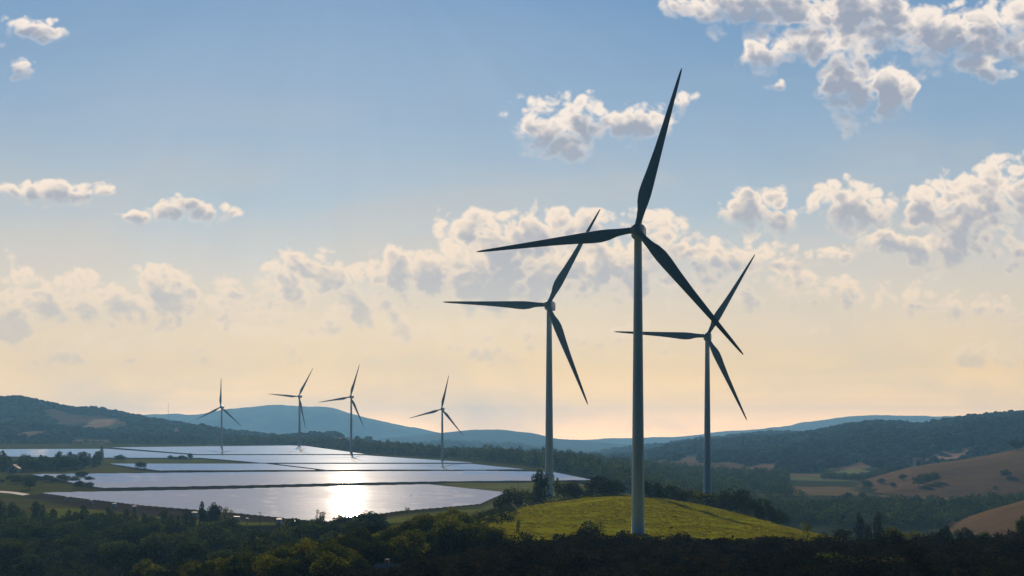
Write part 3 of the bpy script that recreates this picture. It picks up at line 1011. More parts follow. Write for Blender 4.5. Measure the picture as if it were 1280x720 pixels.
# ------------------------------------------------------------------ solar panel fields: rows of tilted tables
FLAB = ['nearest and widest solar panel field with the brightest sun glint',
        'long solar panel field second from the front reaching behind the middle turbine',
        'narrow left solar panel field ending in a diagonal dark track',
        'narrow right solar panel field beyond the diagonal dark track',
        'far solar panel field bending around the grassy strip with white sheds',
        'farthest solar panel field under the bases of the two left far turbines']


def z_floor(Y):
    return ZC - plane_h(Y)


for fi, poly in enumerate(FIELDS):
    W_ = [(PX(u, plane_Y(v)), plane_Y(v)) for u, v in poly]
    ys = [p[1] for p in W_]
    y0, y1 = min(ys), max(ys)
    pitch, c = 4.3, 2.85
    r = np.random.default_rng(100 + fi)
    pv, pf, fv, ff = [], [], MB(), None
    cen = (sum(p[0] for p in W_) / len(W_), sum(ys) / len(ys))
    root = tag(empty('solar_field', (cen[0], cen[1], z_floor(cen[1]))), FLAB[fi], 'solar panels', 'solar panel fields on the valley floor')
    wave = r.uniform(0, 6.28)
    for Y in np.arange(y0 + 1.5, y1, pitch):
        def cross(Yq):
            q_ = []
            j = len(W_) - 1
            for i in range(len(W_)):
                (xa, ya), (xb, yb) = W_[i], W_[j]
                if (ya > Yq) != (yb > Yq):
                    q_.append(xa + (Yq - ya) / (yb - ya) * (xb - xa))
                j = i
            return sorted(q_)
        xs, xf, xk = cross(Y), cross(Y - c / 2), cross(Y + c / 2)
        if not (len(xs) == len(xf) == len(xk)):
            xf = xk = xs
        dview = (ZC - z_floor(Y) - 1.2) / Y
        want = math.radians(SUN_EL) - dview                      # tilt that sends the sun to this height of view
        tilt0 = want / 2 + R(.25 * math.sin(Y / 37.0 + fi) * math.sin(Y / 11.0) - 3.6 * min(1.0, max(0.0, (Y - 850) / 700)))
        for a, b_, a0, b0, a1, b1 in zip(xs[::2], xs[1::2], xf[::2], xf[1::2], xk[::2], xk[1::2]):
            if b_ - a < 3:
                continue
            nt_ = max(1, int((b_ - a) / 24))
            w_ = (b_ - a) / nt_
            for t_ in range(nt_):
                xa, xb = a + t_ * w_ + .12, a + (t_ + 1) * w_ - .12
                tl = tilt0 + r.normal(0, R(.12))
                roll = r.normal(0, R(.12)) + R(.16) * math.sin(Y / 23.0 + (xa + xb) / 160.0)
                zc_ = z_floor(Y) + 1.0
                B = len(pv)
                for dz in (0.0, -.06):
                    for x_, sx in ((xa, -1), (xb, 1)):
                        for sy in (-1, 1):
                            xe = x_
                            if sx < 0 and t_ == 0:
                                xe = min((a0, a1)[sy > 0], xb - .5)
                            if sx > 0 and t_ == nt_ - 1:
                                xe = max((b0, b1)[sy > 0], xa + .5)
                            pv.append((xe - cen[0], Y + sy * c / 2 * math.cos(tl) - cen[1],
                                       zc_ + sy * c / 2 * math.sin(tl) + sx * w_ / 2 * math.sin(roll) + dz - z_floor(cen[1])))
                # 0 = left front, 1 = left back, 2 = right front, 3 = right back (top), 4-7 below
                pf += [[B, B + 2, B + 3, B + 1], [B + 4, B + 5, B + 7, B + 6], [B, B + 4, B + 6, B + 2], [B + 1, B + 3, B + 7, B + 5], [B, B + 1, B + 5, B + 4], [B + 2, B + 6, B + 7, B + 3]]
                if Y < y0 + 14 or t_ in (0, nt_ - 1):
                    for x_ in np.linspace(xa + 1, xb - 1, 4):
                        fv.box((x_ - cen[0], Y - cen[1], z_floor(Y) + .4 - z_floor(cen[1])), (.14, .14, 1.0))
    o = mesh_np('panel_rows', np.array(pv), np.array(pf), M['panel'], root)
    o['kind'] = 'stuff'
    p = fv.build('support_posts', M['metal'], root)
    p['kind'] = 'stuff'

# ------------------------------------------------------------------ individual trees and shrubs
HILIB = {}


def tree_meshes(key, kind, seed, n, leaf, mat, trunk=True):
    v, f, lv = leaf_cloud(seed, n, tree_lobes(seed + 7, kind), leaf)
    crown = mesh_np('crown', v, f, M[mat], smooth=True, attrs={'leafv': lv}, link=False)
    tr = None
    if trunk:
        r = np.random.default_rng(seed)
        t = MB()
        t.tube([(0, 0, -.06), (.01, 0, .15), (.0, .015, .4), (.0, .0, .62)], [.035, .026, .020, .010], 8)
        for i in range(5):
            a = i / 5 * 6.283 + r.uniform(-.4, .4)
            z0 = r.uniform(.22, .42)
            rr = r.uniform(.18, .3) if kind != 'tall' else .12
            t.tube([(0, 0, z0), (rr * .5 * math.cos(a), rr * .5 * math.sin(a), z0 + .12), (rr * math.cos(a), rr * math.sin(a), z0 + r.uniform(.22, .34))], [.014, .010, .004], 6)
        tr = t.build('trunk', M['bark'], None, True, link=False)
    HILIB.setdefault(key, []).append((crown, tr))


for i in range(4):
    tree_meshes('round', 'round', 200 + i, 2400, .036, 'leaf')
    tree_meshes('round_dark', 'round', 220 + i, 2400, .036, 'leaf_dark')
    tree_meshes('round_valley', 'round', 240 + i, 2000, .040, 'leaf_valley')
for i in range(3):
    tree_meshes('gold', 'round', 260 + i, 2200, .036, 'leaf_gold')
    tree_meshes('tall', 'tall', 280 + i, 1200, .040, 'leaf_dark')
    tree_meshes('tall_valley', 'tall', 290 + i, 900, .045, 'leaf_valley')
    tree_meshes('loose', 'loose', 300 + i, 700, .035, 'leaf')
for i in range(5):
    tree_meshes('bush_dark', 'bush', 320 + i, 1500, .045, 'leaf_dark', False)
    tree_meshes('scrub', 'bush', 340 + i, 800, .060, 'scrub', False)
for i in range(3):
    tree_meshes('bush', 'bush', 360 + i, 900, .055, 'leaf', False)
    tree_meshes('bush_gold', 'bush', 370 + i, 900, .055, 'leaf_gold', False)


def plant(name, key, x, y, w, h, label, cat, group=None, z=None, var=None, sink=.15):
    """one tree or bush: width w, height h"""
    lib = HILIB[key]
    crown, tr = lib[random.randrange(len(lib)) if var is None else var % len(lib)]
    z0 = float(terr(x, y)) if z is None else z
    rz = random.uniform(0, 6.283)
    if tr is None:
        o = bpy.data.objects.new(name, crown)
        COL.objects.link(o)
        o.location = (x, y, z0 - sink)
        o.rotation_euler = (0, 0, rz)
        o.scale = (w, w, h)
        return tag(o, label, cat, group)
    root = tag(empty(name, (x, y, z0 - sink), rz), label, cat, group)
    root.scale = (w, w, h)
    for nm, me in (('crown', crown), ('trunk', tr)):
        o = bpy.data.objects.new(nm, me)
        COL.objects.link(o)
        o.parent = root
    return root


def poisson(region, n_try, dmin, seed, ):
    """region: function (rng) -> (x, y) or None"""
    r = np.random.default_rng(seed)
    P = []
    cell = {}
    for _ in range(n_try):
        p = region(r)
        if p is None:
            continue
        k = (int(p[0] // dmin), int(p[1] // dmin))
        ok = True
        for i in (-1, 0, 1):
            for j in (-1, 0, 1):
                for qx, qy in cell.get((k[0] + i, k[1] + j), ()):
                    if (qx - p[0]) ** 2 + (qy - p[1]) ** 2 < dmin * dmin:
                        ok = False
        if ok:
            cell.setdefault(k, []).append(p)
            P.append(p)
    return P


def reg(u0, u1, y0, y1, test=None):
    def f(r):
        Y = math.sqrt(r.uniform(y0 * y0, y1 * y1))
        u = r.uniform(u0, u1)
        if test and not test(u, Y):
            return None
        return (PX(u, Y), Y)
    return f


# wooded slope in front of the solar fields
def slope_ok(u, Y):
    lo = np.interp(u, [150, 260, 420, 480, 560, 640], [300, 255, 225, 250, 262, 276])
    hi = np.interp(u, [150, 330, 410, 480, 560, 600, 618, 640], [320, 320, 330, 350, 372, 312, 296, 288])
    return lo < Y < hi


slope = poisson(reg(150, 640, 215, 410, slope_ok), 9000, 4.9, 51)
# lower left wood
def left_ok(u, Y):
    hi = np.interp(u, [-40, 100, 250, 300, 340, 380, 420, 470], [610, 590, 555, 540, 500, 520, 525, 510])
    lo = np.interp(u, [-40, 250, 330, 470], [400, 380, 350, 375])
    if 60 < u < 140 and Y < 460:          # brown clearing at the very bottom
        return False
    return lo < Y < hi


left = poisson(reg(-40, 470, 345, 645, left_ok), 9000, 9.2, 52)
GS = 'trees of the wooded slope before the solar fields'
GL = 'trees of the lower left wood'
recs_t = []
for x, y in slope:
    u = x / y * F + 640
    s = random.uniform(.75, 1.35)
    gold = fbm(np.array(x / 22), np.array(y / 22), 5, 2) > .06
    recs_t.append((5.8 * s / y, x, y, 6.3 * s, 5.0 * s * random.uniform(.85, 1.15), 'gold' if gold and random.random() < .6 else ('round' if random.random() < .55 else 'round_dark'), 'slope'))
for x, y in left:
    s = random.uniform(.6, 1.5)
    recs_t.append((9.5 * s / y, x, y, 10.5 * s, 6.6 * s * random.uniform(.85, 1.15), 'round_valley', 'left'))
recs_t.sort(key=lambda t: -t[0])
LABT = {('slope', 'gold'): 'rounded yellow-green tree among darker ones on the wooded slope',
        ('slope', 'round'): 'rounded mid-green tree in the wood on the slope before the panels',
        ('slope', 'round_dark'): 'rounded dark green tree in the wood on the slope before the panels',
        ('left', 'round_valley'): 'rounded blue-green tree in the shaded wood at lower left'}
N_TREES = 255
for t in recs_t[:N_TREES]:
    plant('broadleaf_tree', t[5], t[1], t[2], t[3], t[4], LABT[(t[6], t[5])], 'tree', GS if t[6] == 'slope' else GL, sink=.5)
rest = recs_t[N_TREES:]
if rest:
    a = mid_recs([(t[1], t[2]) for t in rest], 1, 1, [0, 1, 4], 77)
    a[:, 3] = [t[3] for t in rest]; a[:, 4] = [t[4] for t in rest]
    merged('undergrowth_woods', a, MIDLIB, M['leaf_valley'], 'smaller trees filling the gaps of the lower woods', 'woodland')

# low brush below and between those trees
ub = poisson(reg(-40, 640, 215, 620, lambda u, Y: (slope_ok(u, Y) or left_ok(u, Y) or (60 <= u <= 140 and 395 < Y < 460))), 9000, 4.2, 53)
a = mid_recs(ub, 3.4, 2.6, [4, 5], 78)
merged('undergrowth', a, MIDLIB, M['leaf_dark'], 'low brush growing between the trees of the lower woods', 'undergrowth')

# dark scrub of the foreground ridge
def scrub_ok(u, Y):
    hi = np.interp(u, [430, 480, 560, 620, 700, 800, 900, 1000, 1060, 1300], [225, 250, 264, 292, 320, 322, 332, 336, 338, 395])
    return Y < hi


scrub = poisson(reg(425, 1320, 205, 396, scrub_ok), 16000, 2.0, 54)
sc = []
for x, y in scrub:
    s = random.uniform(.6, 1.3) * (1.9 if random.random() < .09 else 1.0)
    sc.append((s / y, x, y, 2.6 * s, 1.9 * s * random.uniform(.8, 1.25)))
sc.sort(key=lambda t: -t[0])
N_SCRUB = 250
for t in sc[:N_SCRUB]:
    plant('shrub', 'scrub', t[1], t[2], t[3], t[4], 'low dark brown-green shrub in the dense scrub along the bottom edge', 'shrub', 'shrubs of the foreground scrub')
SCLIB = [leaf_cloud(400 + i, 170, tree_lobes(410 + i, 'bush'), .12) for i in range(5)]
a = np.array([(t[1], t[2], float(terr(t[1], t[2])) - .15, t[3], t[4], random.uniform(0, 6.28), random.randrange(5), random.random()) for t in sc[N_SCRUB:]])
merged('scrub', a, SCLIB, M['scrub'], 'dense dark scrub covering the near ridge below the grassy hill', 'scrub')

# bushes along the crest of the grassy hill, each told apart
CREST = [   # column, base row, width px, height px, kind, label
    (626, 634, 15, 17, 'bush_dark', 'small dark bush at the left end of the hilltop hedge'),
    (641, 632, 22, 26, 'bush_dark', 'dark pointed bush beside the bare saplings left of the hill'),
    (657, 630, 16, 18, 'loose', 'thin pale-leaved sapling bush right of the bare saplings'),
    (667, 629, 40, 17, 'bush_dark', 'long low dark bush left of the middle turbine base'),
    (676, 624, 24, 34, 'round_dark', 'tall dark bushy tree touching the left side of the middle turbine base'),
    (694, 619, 11, 24, 'loose', 'slim pale yellow-green sapling just right of the middle turbine base'),
    (705, 624, 26, 24, 'bush', 'olive green bush right of the middle turbine base'),
    (717, 618, 20, 18, 'bush_dark', 'small round black-green bush between olive bushes on the hilltop'),
    (729, 622, 30, 12, 'bush', 'low olive bush beside the big dark pair on the hilltop'),
    (751, 620, 36, 26, 'bush_dark', 'large round dark bush, bigger of the pair left of the tallest tower'),
    (768, 619, 26, 22, 'bush_dark', 'round dark reddish bush, smaller of the pair left of the tallest tower'),
    (818, 616, 26, 17, 'bush_dark', 'broad dark bush close right of the tallest tower'),
    (836, 619, 24, 15, 'bush_dark', 'dark bush second from the tallest tower on the right crest'),
    (853, 623, 18, 12, 'bush_dark', 'smallest dark round bush on the right crest of the hill'),
    (868, 627, 24, 18, 'bush', 'olive bush left of the right turbine base'),
    (890, 632, 30, 17, 'bush', 'rounded grey-green bush directly before the right turbine base'),
    (911, 634, 36, 26, 'bush_dark', 'largest dark bush on the right crest beside the right turbine'),
    (934, 638, 24, 22, 'bush_dark', 'dark bush right of the largest one on the right crest'),
    (953, 644, 27, 24, 'bush_dark', 'round dark bush second from the right end of the crest hedge'),
    (972, 650, 22, 15, 'bush_dark', 'low dark bush at the right end of the crest hedge'),
]
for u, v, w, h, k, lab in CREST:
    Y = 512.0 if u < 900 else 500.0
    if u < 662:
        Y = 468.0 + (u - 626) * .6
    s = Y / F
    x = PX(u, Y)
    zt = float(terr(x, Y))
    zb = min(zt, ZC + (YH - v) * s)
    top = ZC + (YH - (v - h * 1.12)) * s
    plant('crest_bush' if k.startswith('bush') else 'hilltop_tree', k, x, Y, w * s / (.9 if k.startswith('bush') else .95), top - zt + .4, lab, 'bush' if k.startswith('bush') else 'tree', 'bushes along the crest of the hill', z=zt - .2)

# trees rising from the near ridge on the right
NEARR = [   # column, base row, width, height, distance, kind, label
    (1075, 672, 13, 33, 480, 'tall', 'left of two tall dark poplars behind the right end of the hill'),
    (1097, 672, 13, 34, 480, 'tall', 'right of two tall dark poplars behind the right end of the hill'),
    (1085, 672, 12, 20, 465, 'gold', 'small yellow-green tree between the two dark poplars'),
    (1117, 684, 34, 27, 415, 'gold', 'broad yellow-green tree right of the two dark poplars'),
    (1146, 684, 32, 22, 410, 'gold', 'yellow-green tree in the middle of the right ridge row'),
    (1170, 685, 30, 20, 405, 'round', 'green tree left of the dark rounded one on the right ridge'),
    (1183, 682, 18, 26, 410, 'round_dark', 'dark pointed tree below the brown mound'),
    (1206, 684, 26, 26, 405, 'round_dark', 'dark rounded tree standing before the brown mound'),
    (1231, 684, 20, 21, 400, 'round', 'loose green tree on the ridge before the brown mound'),
    (1247, 682, 9, 16, 400, 'tall', 'left of two little pointed trees before the brown mound'),
    (1259, 682, 8, 14, 400, 'tall', 'right of two little pointed trees before the brown mound'),
    (1280, 684, 26, 42, 400, 'round', 'tall leafy tree cut by the right edge of the picture'),
    (1053, 684, 26, 24, 400, 'round_dark', 'dark tree at the right foot of the grassy hill'),
    (1009, 680, 19, 30, 360, 'loose', 'airy small tree before the right flank of the grassy hill'),
    (958, 684, 34, 15, 345, 'bush_dark', 'straggly dark bush in front of the grassy hill'),
    (905, 684, 30, 10, 340, 'bush_dark', 'low straggly bush below the middle of the grassy hill'),
    (1045, 712, 48, 26, 245, 'bush', 'yellow-green bush glowing in the dark scrub near the bottom right'),
    (1112, 712, 30, 18, 240, 'bush', 'smaller yellow-green bush in the scrub at the bottom right'),
    (1010, 716, 36, 22, 238, 'bush_dark', 'blackish bush left of the yellow-green one in the scrub'),
    (735, 668, 32, 22, 320, 'bush_dark', 'dark rounded bush poking above the scrub left of the tallest tower'),
    (622, 672, 26, 14, 300, 'gold', 'yellow-green tree on the near edge of the wood below the hill'),
    (648, 655, 5, 11, 345, 'bush_gold', 'tuft of yellow flowering weeds at the left edge of the hill grass'),
]
for u, v, w, h, Y, k, lab in NEARR:
    s = Y / F
    x = PX(u, Y)
    zt = float(terr(x, Y))
    top = ZC + (YH - (v - h)) * s
    bush = k.startswith('bush')
    plant('ridge_bush' if bush else ('poplar_tree' if k == 'tall' else 'ridge_tree'), k, x, Y, w * s / (.9 if bush else (.55 if k == 'tall' else .95)), max(.8, top - zt + .5), lab, 'bush' if bush else 'tree', 'trees and bushes of the near right ridge', sink=.5)

# tree belts of the valley left
def belt(name, upts, key, w, h, n, jit, label, group, sink=.4):
    us = [a for a, _ in upts]
    for i in range(n):
        u = us[0] + (us[-1] - us[0]) * (i + random.uniform(-.35, .35)) / max(1, n - 1)
        Y = float(np.interp(u, us, [b for _, b in upts])) + random.uniform(-jit, jit)
        s = random.uniform(.65, 1.3)
        plant(name, key, PX(u, Y), Y, w * s, h * s * random.uniform(.85, 1.15), label, 'tree', group, sink=sink)


belt('conifer_tree', [(-10, 1130), (60, 1150), (122, 1215)], 'tall_valley', 13, 13, 24, 25, 'dark tall tree in the belt beside the little house', 'dark trees beside the house')
belt('broadleaf_tree', [(30, 1120), (105, 1160)], 'round_valley', 12, 10, 11, 15, 'rounded tree at the foot of the dark belt beside the house', 'rounded trees beside the house')
belt('broadleaf_tree', [(-5, 935), (110, 985)], 'round_valley', 9, 4.6, 13, 25, 'rounded bushy tree on the grass left of the second panel field', 'bushy trees left of the second panel field')
belt('poplar_tree', [(-10, 625), (120, 605), (255, 575)], 'tall_valley', 8, 9, 26, 10, 'slim dark tree in the row below the track of the nearest panels', 'row of slim trees below the nearest panels')
for u, Y, w, h, k, lab in [
    (252, 585, 5.5, 12.5, 'tall_valley', 'tallest pale-topped slim tree left of the nearest panels'),
    (268, 580, 8, 12, 'round_valley', 'leafy tall tree second of the group at the lower panel edge'),
    (282, 578, 7, 10, 'loose', 'thin leafy tree right of the group at the lower panel edge'),
    (400, 560, 6, 9.5, 'loose', 'small tree silhouetted against the bright sun glint'),
    (509, 640, 3.2, 5.2, 'loose', 'lonely sapling on the lower right edge of the nearest panels'),
    (523, 640, 1.6, 2.6, 'loose', 'tiny shrubby sapling right of the lone one by the panels'),
    (111, 868, 7.5, 5, 'round_valley', 'dark round tree at the left tip of the second panel field'),
    (99, 872, 8.5, 5.6, 'round_valley', 'larger dark round tree beside the left tip of the second panel field'),
    (176, 1155, 12, 7, 'round_valley', 'dark bushy tree on the left tip of the narrow panel field'),
    (150, 1340, 13, 7, 'round_valley', 'dark bush on the grassy strip left of the white sheds'),
    (127, 1330, 8, 16, 'tall_valley', 'slim tall tree left end of the grassy strip'),
    (121, 1325, 10, 11, 'round_valley', 'round tree at the left end of the grassy strip'),
    (238, 1385, 7, 7, 'round_valley', 'dark round tree at the right end of the white sheds'),
    (227, 1385, 8, 5, 'round_valley', 'dark bush between the white sheds'),
    (213, 1385, 7, 5, 'round_valley', 'dark bush left of the white sheds'),
    (37, 860, 10, 9, 'round_valley', 'round tree beside the pale lane'),
]:
    plant('broadleaf_tree' if k != 'tall_valley' else 'poplar_tree', k, PX(u, Y), Y, w, h, lab, 'tree', 'scattered trees around the panel fields', sink=.3)

# lone trees on the brown hill
for i, (u, Y, w, lab) in enumerate([
    (1041, 1185, 5.5, 'small round tree at the left foot of the brown hill'),
    (1060, 1190, 9, 'second round tree from the left at the foot of the brown hill'),
    (1078, 1200, 9, 'third round tree from the left at the foot of the brown hill'),
    (1084, 1355, 15, 'wide clump of dark trees on the left of the brown hill'),
    (1102, 1390, 10, 'round dark tree highest in the group of three on the brown hill'),
    (1116, 1335, 8, 'round dark tree lowest in the group of three on the brown hill'),
    (1128, 1385, 10, 'round dark tree right of the group of three on the brown hill'),
    (1148, 1305, 14, 'left end clump of the dark thicket across the brown hill'),
    (1158, 1320, 16, 'middle clump of the dark thicket across the brown hill'),
    (1168, 1330, 14, 'right upper clump of the dark thicket across the brown hill'),
    (1257, 1330, 13, 'dark clump near the right side of the brown hill'),
    (1244, 1270, 6, 'small dark tree below the clump on the right of the brown hill'),
    (1270, 1535, 20, 'wide dark thicket near the top right of the brown hill'),
    (1284, 1535, 18, 'dark thicket on the top of the brown hill at the right edge'),
    (1172, 1555, 6, 'tiny dark tree on the skyline of the brown hill'),
]):
    x = PX(u, Y)
    z, _ = hill_z('brown', np.array([x]), np.array([Y]))
    plant('lone_tree', 'round_valley', x, Y, w, w * random.uniform(.6, .8), lab, 'tree', 'trees on the brown hill', z=float(max(z[0], terr(x, Y))), sink=.5)

# ------------------------------------------------------------------ buildings and small things
def house(label, x, y, w, d, hw, hr, rz, wallm, roofm, windows=True, z=None):
    root = tag(empty('house', (x, y, float(terr(x, y)) if z is None else z), rz), label, 'house')
    m_ = MB()
    V = [(-w / 2, -d / 2, -.5), (w / 2, -d / 2, -.5), (w / 2, d / 2, -.5), (-w / 2, d / 2, -.5), (-w / 2, -d / 2, hw), (w / 2, -d / 2, hw), (w / 2, d / 2, hw), (-w / 2, d / 2, hw), (0, -d / 2, hw + hr), (0, d / 2, hw + hr)]
    m_.add(V, [[0, 1, 5, 8, 4], [2, 3, 7, 9, 6], [1, 2, 6, 5], [3, 0, 4, 7], [0, 3, 2, 1]])
    m_.build('wall', wallm, root)
    sl = math.hypot(w / 2, hr); an = math.atan2(hr, w / 2)
    rf = MB()
    for sgn in (-1, 1):
        e = .45
        P = []
        for dzz in (.03, .22):
            for px_, pz in ((0, hw + hr), (sgn * (w / 2 + e), hw - e * math.tan(an))):
                for py_ in (-d / 2 - .4, d / 2 + .4):
                    P.append((px_, py_, pz + dzz))
        rf.add(P, [[0, 1, 3, 2], [4, 6, 7, 5], [0, 2, 6, 4], [1, 5, 7, 3], [2, 3, 7, 6], [0, 4, 5, 1]])
    ro = rf.build('roof', roofm, root)
    ch = MB()
    ch.box((w * .2, d * .2, hw + hr + .1), (.7, .7, 1.6))
    ch.build('chimney', wallm, ro)
    if windows:
        for wx, wz in ((-w * .25, 1.6), (w * .25, 1.6), (0, hw + .35)):
            k = MB(); k.box((wx, -d / 2 - .02, wz), (1.1, .08, 1.3)); k.build('window', M['glass'], root)
        k = MB(); k.box((0, -d / 2 - .03, 1.05), (1.0, .1, 2.1)); k.build('door', M['wood'], root)
    return root


house('small white house with a red gabled roof before the dark tree belt', PX(18, 1095), 1095, 8.0, 10, 3.4, 3.0, R(8), M['render_wall'], M['roof'])
x = PX(487, 236)
house('grey-roofed stone hut half hidden in scrub at the bottom edge', x, 236, 3.8, 4.6, 1.5, 1.0, R(64), M['stone'], M['stone'], False, z=float(terr(x, 236)) - .75)
bx_, by_ = PX(1148, 1580), 1580.0
hz_, _ = hill_z('brown', np.array([bx_]), np.array([1575.0]))
root = tag(empty('barn', (bx_, by_, ZC + (YH - 581) / F * by_ - .5), R(10)), 'pale flat-fronted barn on the skyline of the brown hill', 'barn')
k = MB(); k.box((0, 0, 3.5), (9.5, 7, 9)); k.build('wall', M['render_wall'], root)
k = MB(); k.box((0, 0, 8.15), (10.3, 7.8, .28)); k.build('roof', M['slate'], root)
k = MB(); k.box((-1.5, -3.53, 1.9), (2.6, .1, 3.4)); k.build('door', M['wood'], root)

for i, (u, Y, w, lab) in enumerate([(219, 1395, 4.5, 'small white shed leftmost on the grassy strip between panels'),
                                    (224, 1398, 5.5, 'longest white shed on the grassy strip between panels'),
                                    (232, 1396, 5.0, 'small white shed next to the round tree on the grassy strip')]):
    x = PX(u, Y)
    root = tag(empty('shed', (x, Y, z_floor(Y)), R(4)), lab, 'shed', 'white sheds on the grassy strip')
    k = MB(); k.box((0, 0, 1.2), (w, 3, 2.6)); k.build('wall', M['white'], root)
    k = MB(); k.box((0, 0, 2.6), (w + .4, 3.4, .15)); k.build('roof', M['slate'], root)
    k = MB(); k.box((.6, -1.53, 1.0), (.9, .06, 1.9)); k.build('door', M['dark_metal'], root)

ORD = ['leftmost', 'second from the left', 'third from the left', 'fourth from the left', 'fifth from the left', 'sixth from the left', 'seventh from the left']
CAB = [(84, 624.5, 2.0), (114, 628.5, 1.8), (143, 633, 2.0), (168, 636, 1.8), (243.5, 643, 2.6), (296, 649.5, 2.6), (349, 654.5, 2.2)]
for i, (u, v, w) in enumerate(CAB):
    Y = plane_Y(v + 1.5)
    x = PX(u, Y)
    root = tag(empty('inverter_cabinet', (x, Y, float(terr(x, Y))), R(-15)), 'pale inverter cabinet on the dark track below the nearest panels, %s' % ORD[i], 'cabinet', 'inverter cabinets along the track')
    k = MB(); k.box((0, 0, .1), (w + .5, 1.7, .3)); k.build('plinth', M['concrete'], root)
    k = MB(); k.box((0, 0, 1.2), (w, 1.3, 1.9)); k.box((0, 0, 2.18), (w + .2, 1.5, .08)); bd = k.build('body', M['white'], root)
    k = MB()
    for sx in (-.25, .25):
        k.box((sx * w, -.67, 1.15), (w * .44, .05, 1.6))
    k.build('door', M['white'], root)
    if i in (0, 3):
        root.rotation_euler[2] = R(20)
Y = plane_Y(658.0); x = PX(377, Y)
root = tag(empty('transformer_station', (x, Y, float(terr(x, Y))), R(-6)), 'larger white transformer station with a bluish end beside the sun glint', 'station')
k = MB(); k.box((.6, 0, 1.3), (3.0, 2.4, 2.9)); k.build('body', M['white'], root)
k = MB(); k.box((-2.1, 0, 1.1), (1.9, 2.2, 2.5)); k.build('transformer', M['metal'], root)
k = MB(); k.box((.6, 0, 2.85), (3.3, 2.7, .14)); k.build('roof', M['slate'], root)

for u, v, h, lab in [(309, 662, 4.6, 'pale short pole with a box on top below the nearest panels'), (325, 663, 8.0, 'tall thin dark pole below the nearest panels')]:
    Y = plane_Y(v); x = PX(u, Y)
    root = tag(empty('utility_pole', (x, Y, float(terr(x, Y)))), lab, 'pole')
    k = MB(); k.tube([(0, 0, -.3), (0, 0, h)], [.16, .11], 10); k.build('post', M['concrete'] if h < 6 else M['wood'], root, True)
    k = MB()
    if h < 6:
        k.box((0, 0, h + .25), (1.2, .5, .6)); k.build('control_box', M['white'], root)
    else:
        k.box((0, 0, h - .4), (1.6, .1, .12)); k.build('crossarm', M['wood'], root)

# bare saplings at the left of the hill
for i, (u, h, lab) in enumerate([(648, 9.4, 'taller bare sapling left of the middle turbine'), (653, 7.4, 'shorter bare sapling left of the middle turbine')]):
    Y = 486.0; x = PX(u, Y); z = float(terr(x, Y))
    k = MB()
    k.tube([(0, 0, -.3), (.05, 0, h * .5), (.0, 0, h)], [.10, .07, .03], 6)
    r = np.random.default_rng(i)
    for j in range(10):
        z0 = h * r.uniform(.3, .9); a_ = r.uniform(0, 6.28); l_ = r.uniform(.5, 1.3)
        k.tube([(0, 0, z0), (l_ * math.cos(a_), l_ * math.sin(a_), z0 + l_ * .9)], [.04, .015], 5)
    o = k.build('bare_sapling', M['bark'], None, True)
    o.location = (x, Y, z)
    tag(o, lab, 'tree', 'bare saplings on the hill')

# lattice masts on the far ridges
for u, v0, v1, key, Y, lab in [(210.5, 529, 504, 'left', 3190, 'thin lattice mast on the left hill ridge'), (754, 567, 556, 'mid_right', 4290, 'tiny mast on the hazy ridge behind the grassy hill')]:
    x = PX(u, Y); zb = float(hill_z(key, np.array([x]), np.array([Y]))[0][0]) - 1
    zt = ZC + (YH - v1) / F * Y
    root = tag(empty('radio_mast', (x, Y, zb)), lab, 'mast')
    h = max(12.0, zt - zb)
    k = MB()
    for sx, sy in ((-.6, -.5), (.6, -.5), (0, .6)):
        k.tube([(sx, sy, 0), (sx * .5, sy * .5, h)], [.12, .08], 5)
    for j in range(int(h / 2.5)):
        f1 = 1 - .5 * j * 2.5 / h
        k.tube([(-.6 * f1, -.5 * f1, j * 2.5), (.6 * f1, -.5 * f1, j * 2.5 + 2.4)], [.05, .05], 4)
        k.tube([(.6 * f1, -.5 * f1, j * 2.5), (0, .6 * f1, j * 2.5 + 2.4)], [.05, .05], 4)
    k.build('lattice', M['metal'], root)
    k = MB(); k.tube([(0, 0, h), (0, 0, h + 4)], [.08, .03], 5); k.build('antenna', M['metal'], root)

# small dark bushes and pale stones on the hill grass
for u, v, w, h, mt, lab in [(843, 647, 1.1, .7, 'd', 'upper of two small dark gorse tufts on the hill grass'), (839, 661, .9, .8, 'd', 'lower of two small dark gorse tufts on the hill grass'),
                            (781.5, 653, .7, .5, 'd', 'tiny dark gorse tuft close to the tallest tower'), (916, 673, .8, 1.1, 'd', 'small brown post-like bush low on the hill grass'),
                            (880, 669, 1.0, .5, 's', 'pale stone low on the hill grass')]:
    Ys = np.linspace(346, 500, 400)
    xs_ = PX(u, Ys)
    vv = proj(xs_, Ys, terr(xs_, Ys))[1]
    j = int(np.argmax(vv < v))
    Y = float(Ys[j]); x = float(xs_[j])
    if mt == 'd':
        plant('gorse_tuft', 'bush_dark', x, Y, w, h, lab, 'bush', 'tufts on the hill grass', sink=.05)
    else:
        vL, fL = LUMPS[1]
        o = mesh_np('stone', vL * np.array([w / 2, w / 2 * .8, h]), fL, M['concrete'])
        o.location = (x, Y, float(terr(x, Y)) - .1)
        tag(o, lab, 'stone')

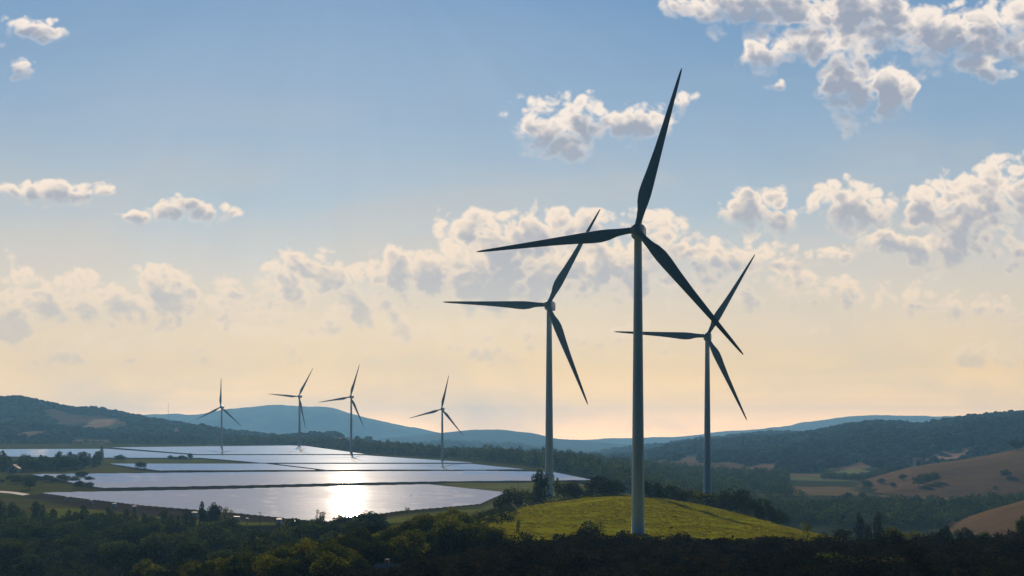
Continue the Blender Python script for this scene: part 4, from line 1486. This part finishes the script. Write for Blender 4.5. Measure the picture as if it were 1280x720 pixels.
# grass standing on the hill
TUFT = []
for i in range(3):
    r = np.random.default_rng(500 + i)
    V = []
    for j in range(16):
        a_ = r.uniform(0, 6.28); b_ = r.uniform(0, .5); c_ = r.uniform(0, 6.28)
        x0, y0 = b_ * math.cos(a_), b_ * math.sin(a_)
        lx, ly = .35 * math.cos(c_), .35 * math.sin(c_)
        hh_ = r.uniform(.5, 1.0)
        V += [(x0 - ly * .3, y0 + lx * .3, 0), (x0 + ly * .3, y0 - lx * .3, 0), (x0 + lx + ly * .05, y0 + ly - lx * .05, hh_), (x0 + lx - ly * .05, y0 + ly + lx * .05, hh_)]
    TUFT.append((np.array(V), np.arange(64).reshape(-1, 4), np.repeat(np.clip(r.normal(.55, .2, 16), 0, 1), 4)))
r = np.random.default_rng(77)
Yt = np.sqrt(r.uniform(322 ** 2, 515 ** 2, 26000)); ut = r.uniform(580, 1050, 26000)
kp = (Yt > np.interp(ut, [575, 600, 640, 700, 760, 800, 900, 1000, 1050], [362, 334, 322, 330, 334, 338, 340, 342, 347])) & (fbm(PX(ut, Yt) / 9, Yt / 5, 61, 3) > -.06)
ut, Yt = ut[kp], Yt[kp]
xt = PX(ut, Yt)
sz_ = r.uniform(.5, 1.1, len(xt)) * np.where(r.random(len(xt)) < .04, 1.7, 1)
rr = np.stack([xt, Yt, terr(xt, Yt) - .03, sz_, sz_ * .32, r.uniform(0, 6.28, len(xt)), r.integers(0, 3, len(xt)), r.random(len(xt))], 1)
M['grass'] = foliage('hill_grass', (.21, .22, .008), (.235, .24, .009), (.265, .255, .012), .40)
merged('grass', rr, TUFT, M['grass'], 'sunlit yellow-green grass standing on the near hill', 'grass')

# pale lane at the far left
pts = [(-120, 612.5), (-30, 614), (0, 615), (18, 616.5), (33, 619)]
V, Fc = [], []
NN = 40
for i in range(NN):
    t_ = i / (NN - 1) * (len(pts) - 1)
    a_ = min(int(t_), len(pts) - 2); f_ = t_ - a_
    u = pts[a_][0] * (1 - f_) + pts[a_ + 1][0] * f_; v = pts[a_][1] * (1 - f_) + pts[a_ + 1][1] * f_
    Y = plane_Y(v); x = PX(u, Y)
    for dY in (-6, 6):
        V.append((x, Y + dY, float(terr(PX(u, Y + dY), Y + dY)) + .25))
for i in range(NN - 1):
    Fc.append([2 * i, 2 * i + 2, 2 * i + 3, 2 * i + 1])
lane = mesh_np('lane', np.array(V), Fc, paint('pale_gravel', (.42, .38, .35), .95, .2, .4))
tag(lane, kind='structure')

# ------------------------------------------------------------------ the hazy air of the valley
zmin = float(GZ.min()) - 1.0
for h in HILLS.values():
    zmin = min(zmin, float(h['Z'].min()) - 1.0)
ztop = ZC + 104.0
for h in HILLS.values():
    ztop = max(ztop, float(h['Z'].max()) + 6.0)
k = MB()
xw = 8200.0
k.box((0, 5000, (zmin + ztop) / 2), (2 * xw, 10400, ztop - zmin))
m = bpy.data.materials.new('haze_air')
m.use_nodes = True
nt = m.node_tree
nt.nodes.remove(nt.nodes['Principled BSDF'])
pvn = nt.nodes.new('ShaderNodeVolumePrincipled')
pvn.inputs['Color'].default_value = (.205, .475, .82, 1)
pvn.inputs['Density'].default_value = 0.98e-4
pvn.inputs['Anisotropy'].default_value = 0.33
nt.links.new(pvn.outputs[0], nt.nodes['Material Output'].inputs['Volume'])
hz = k.build('haze', m)
tag(hz, kind='stuff')
print('HAZE', zmin, ztop, 'slope', len(slope), 'left', len(left), 'scrub', len(scrub), 'far', len(far_recs))
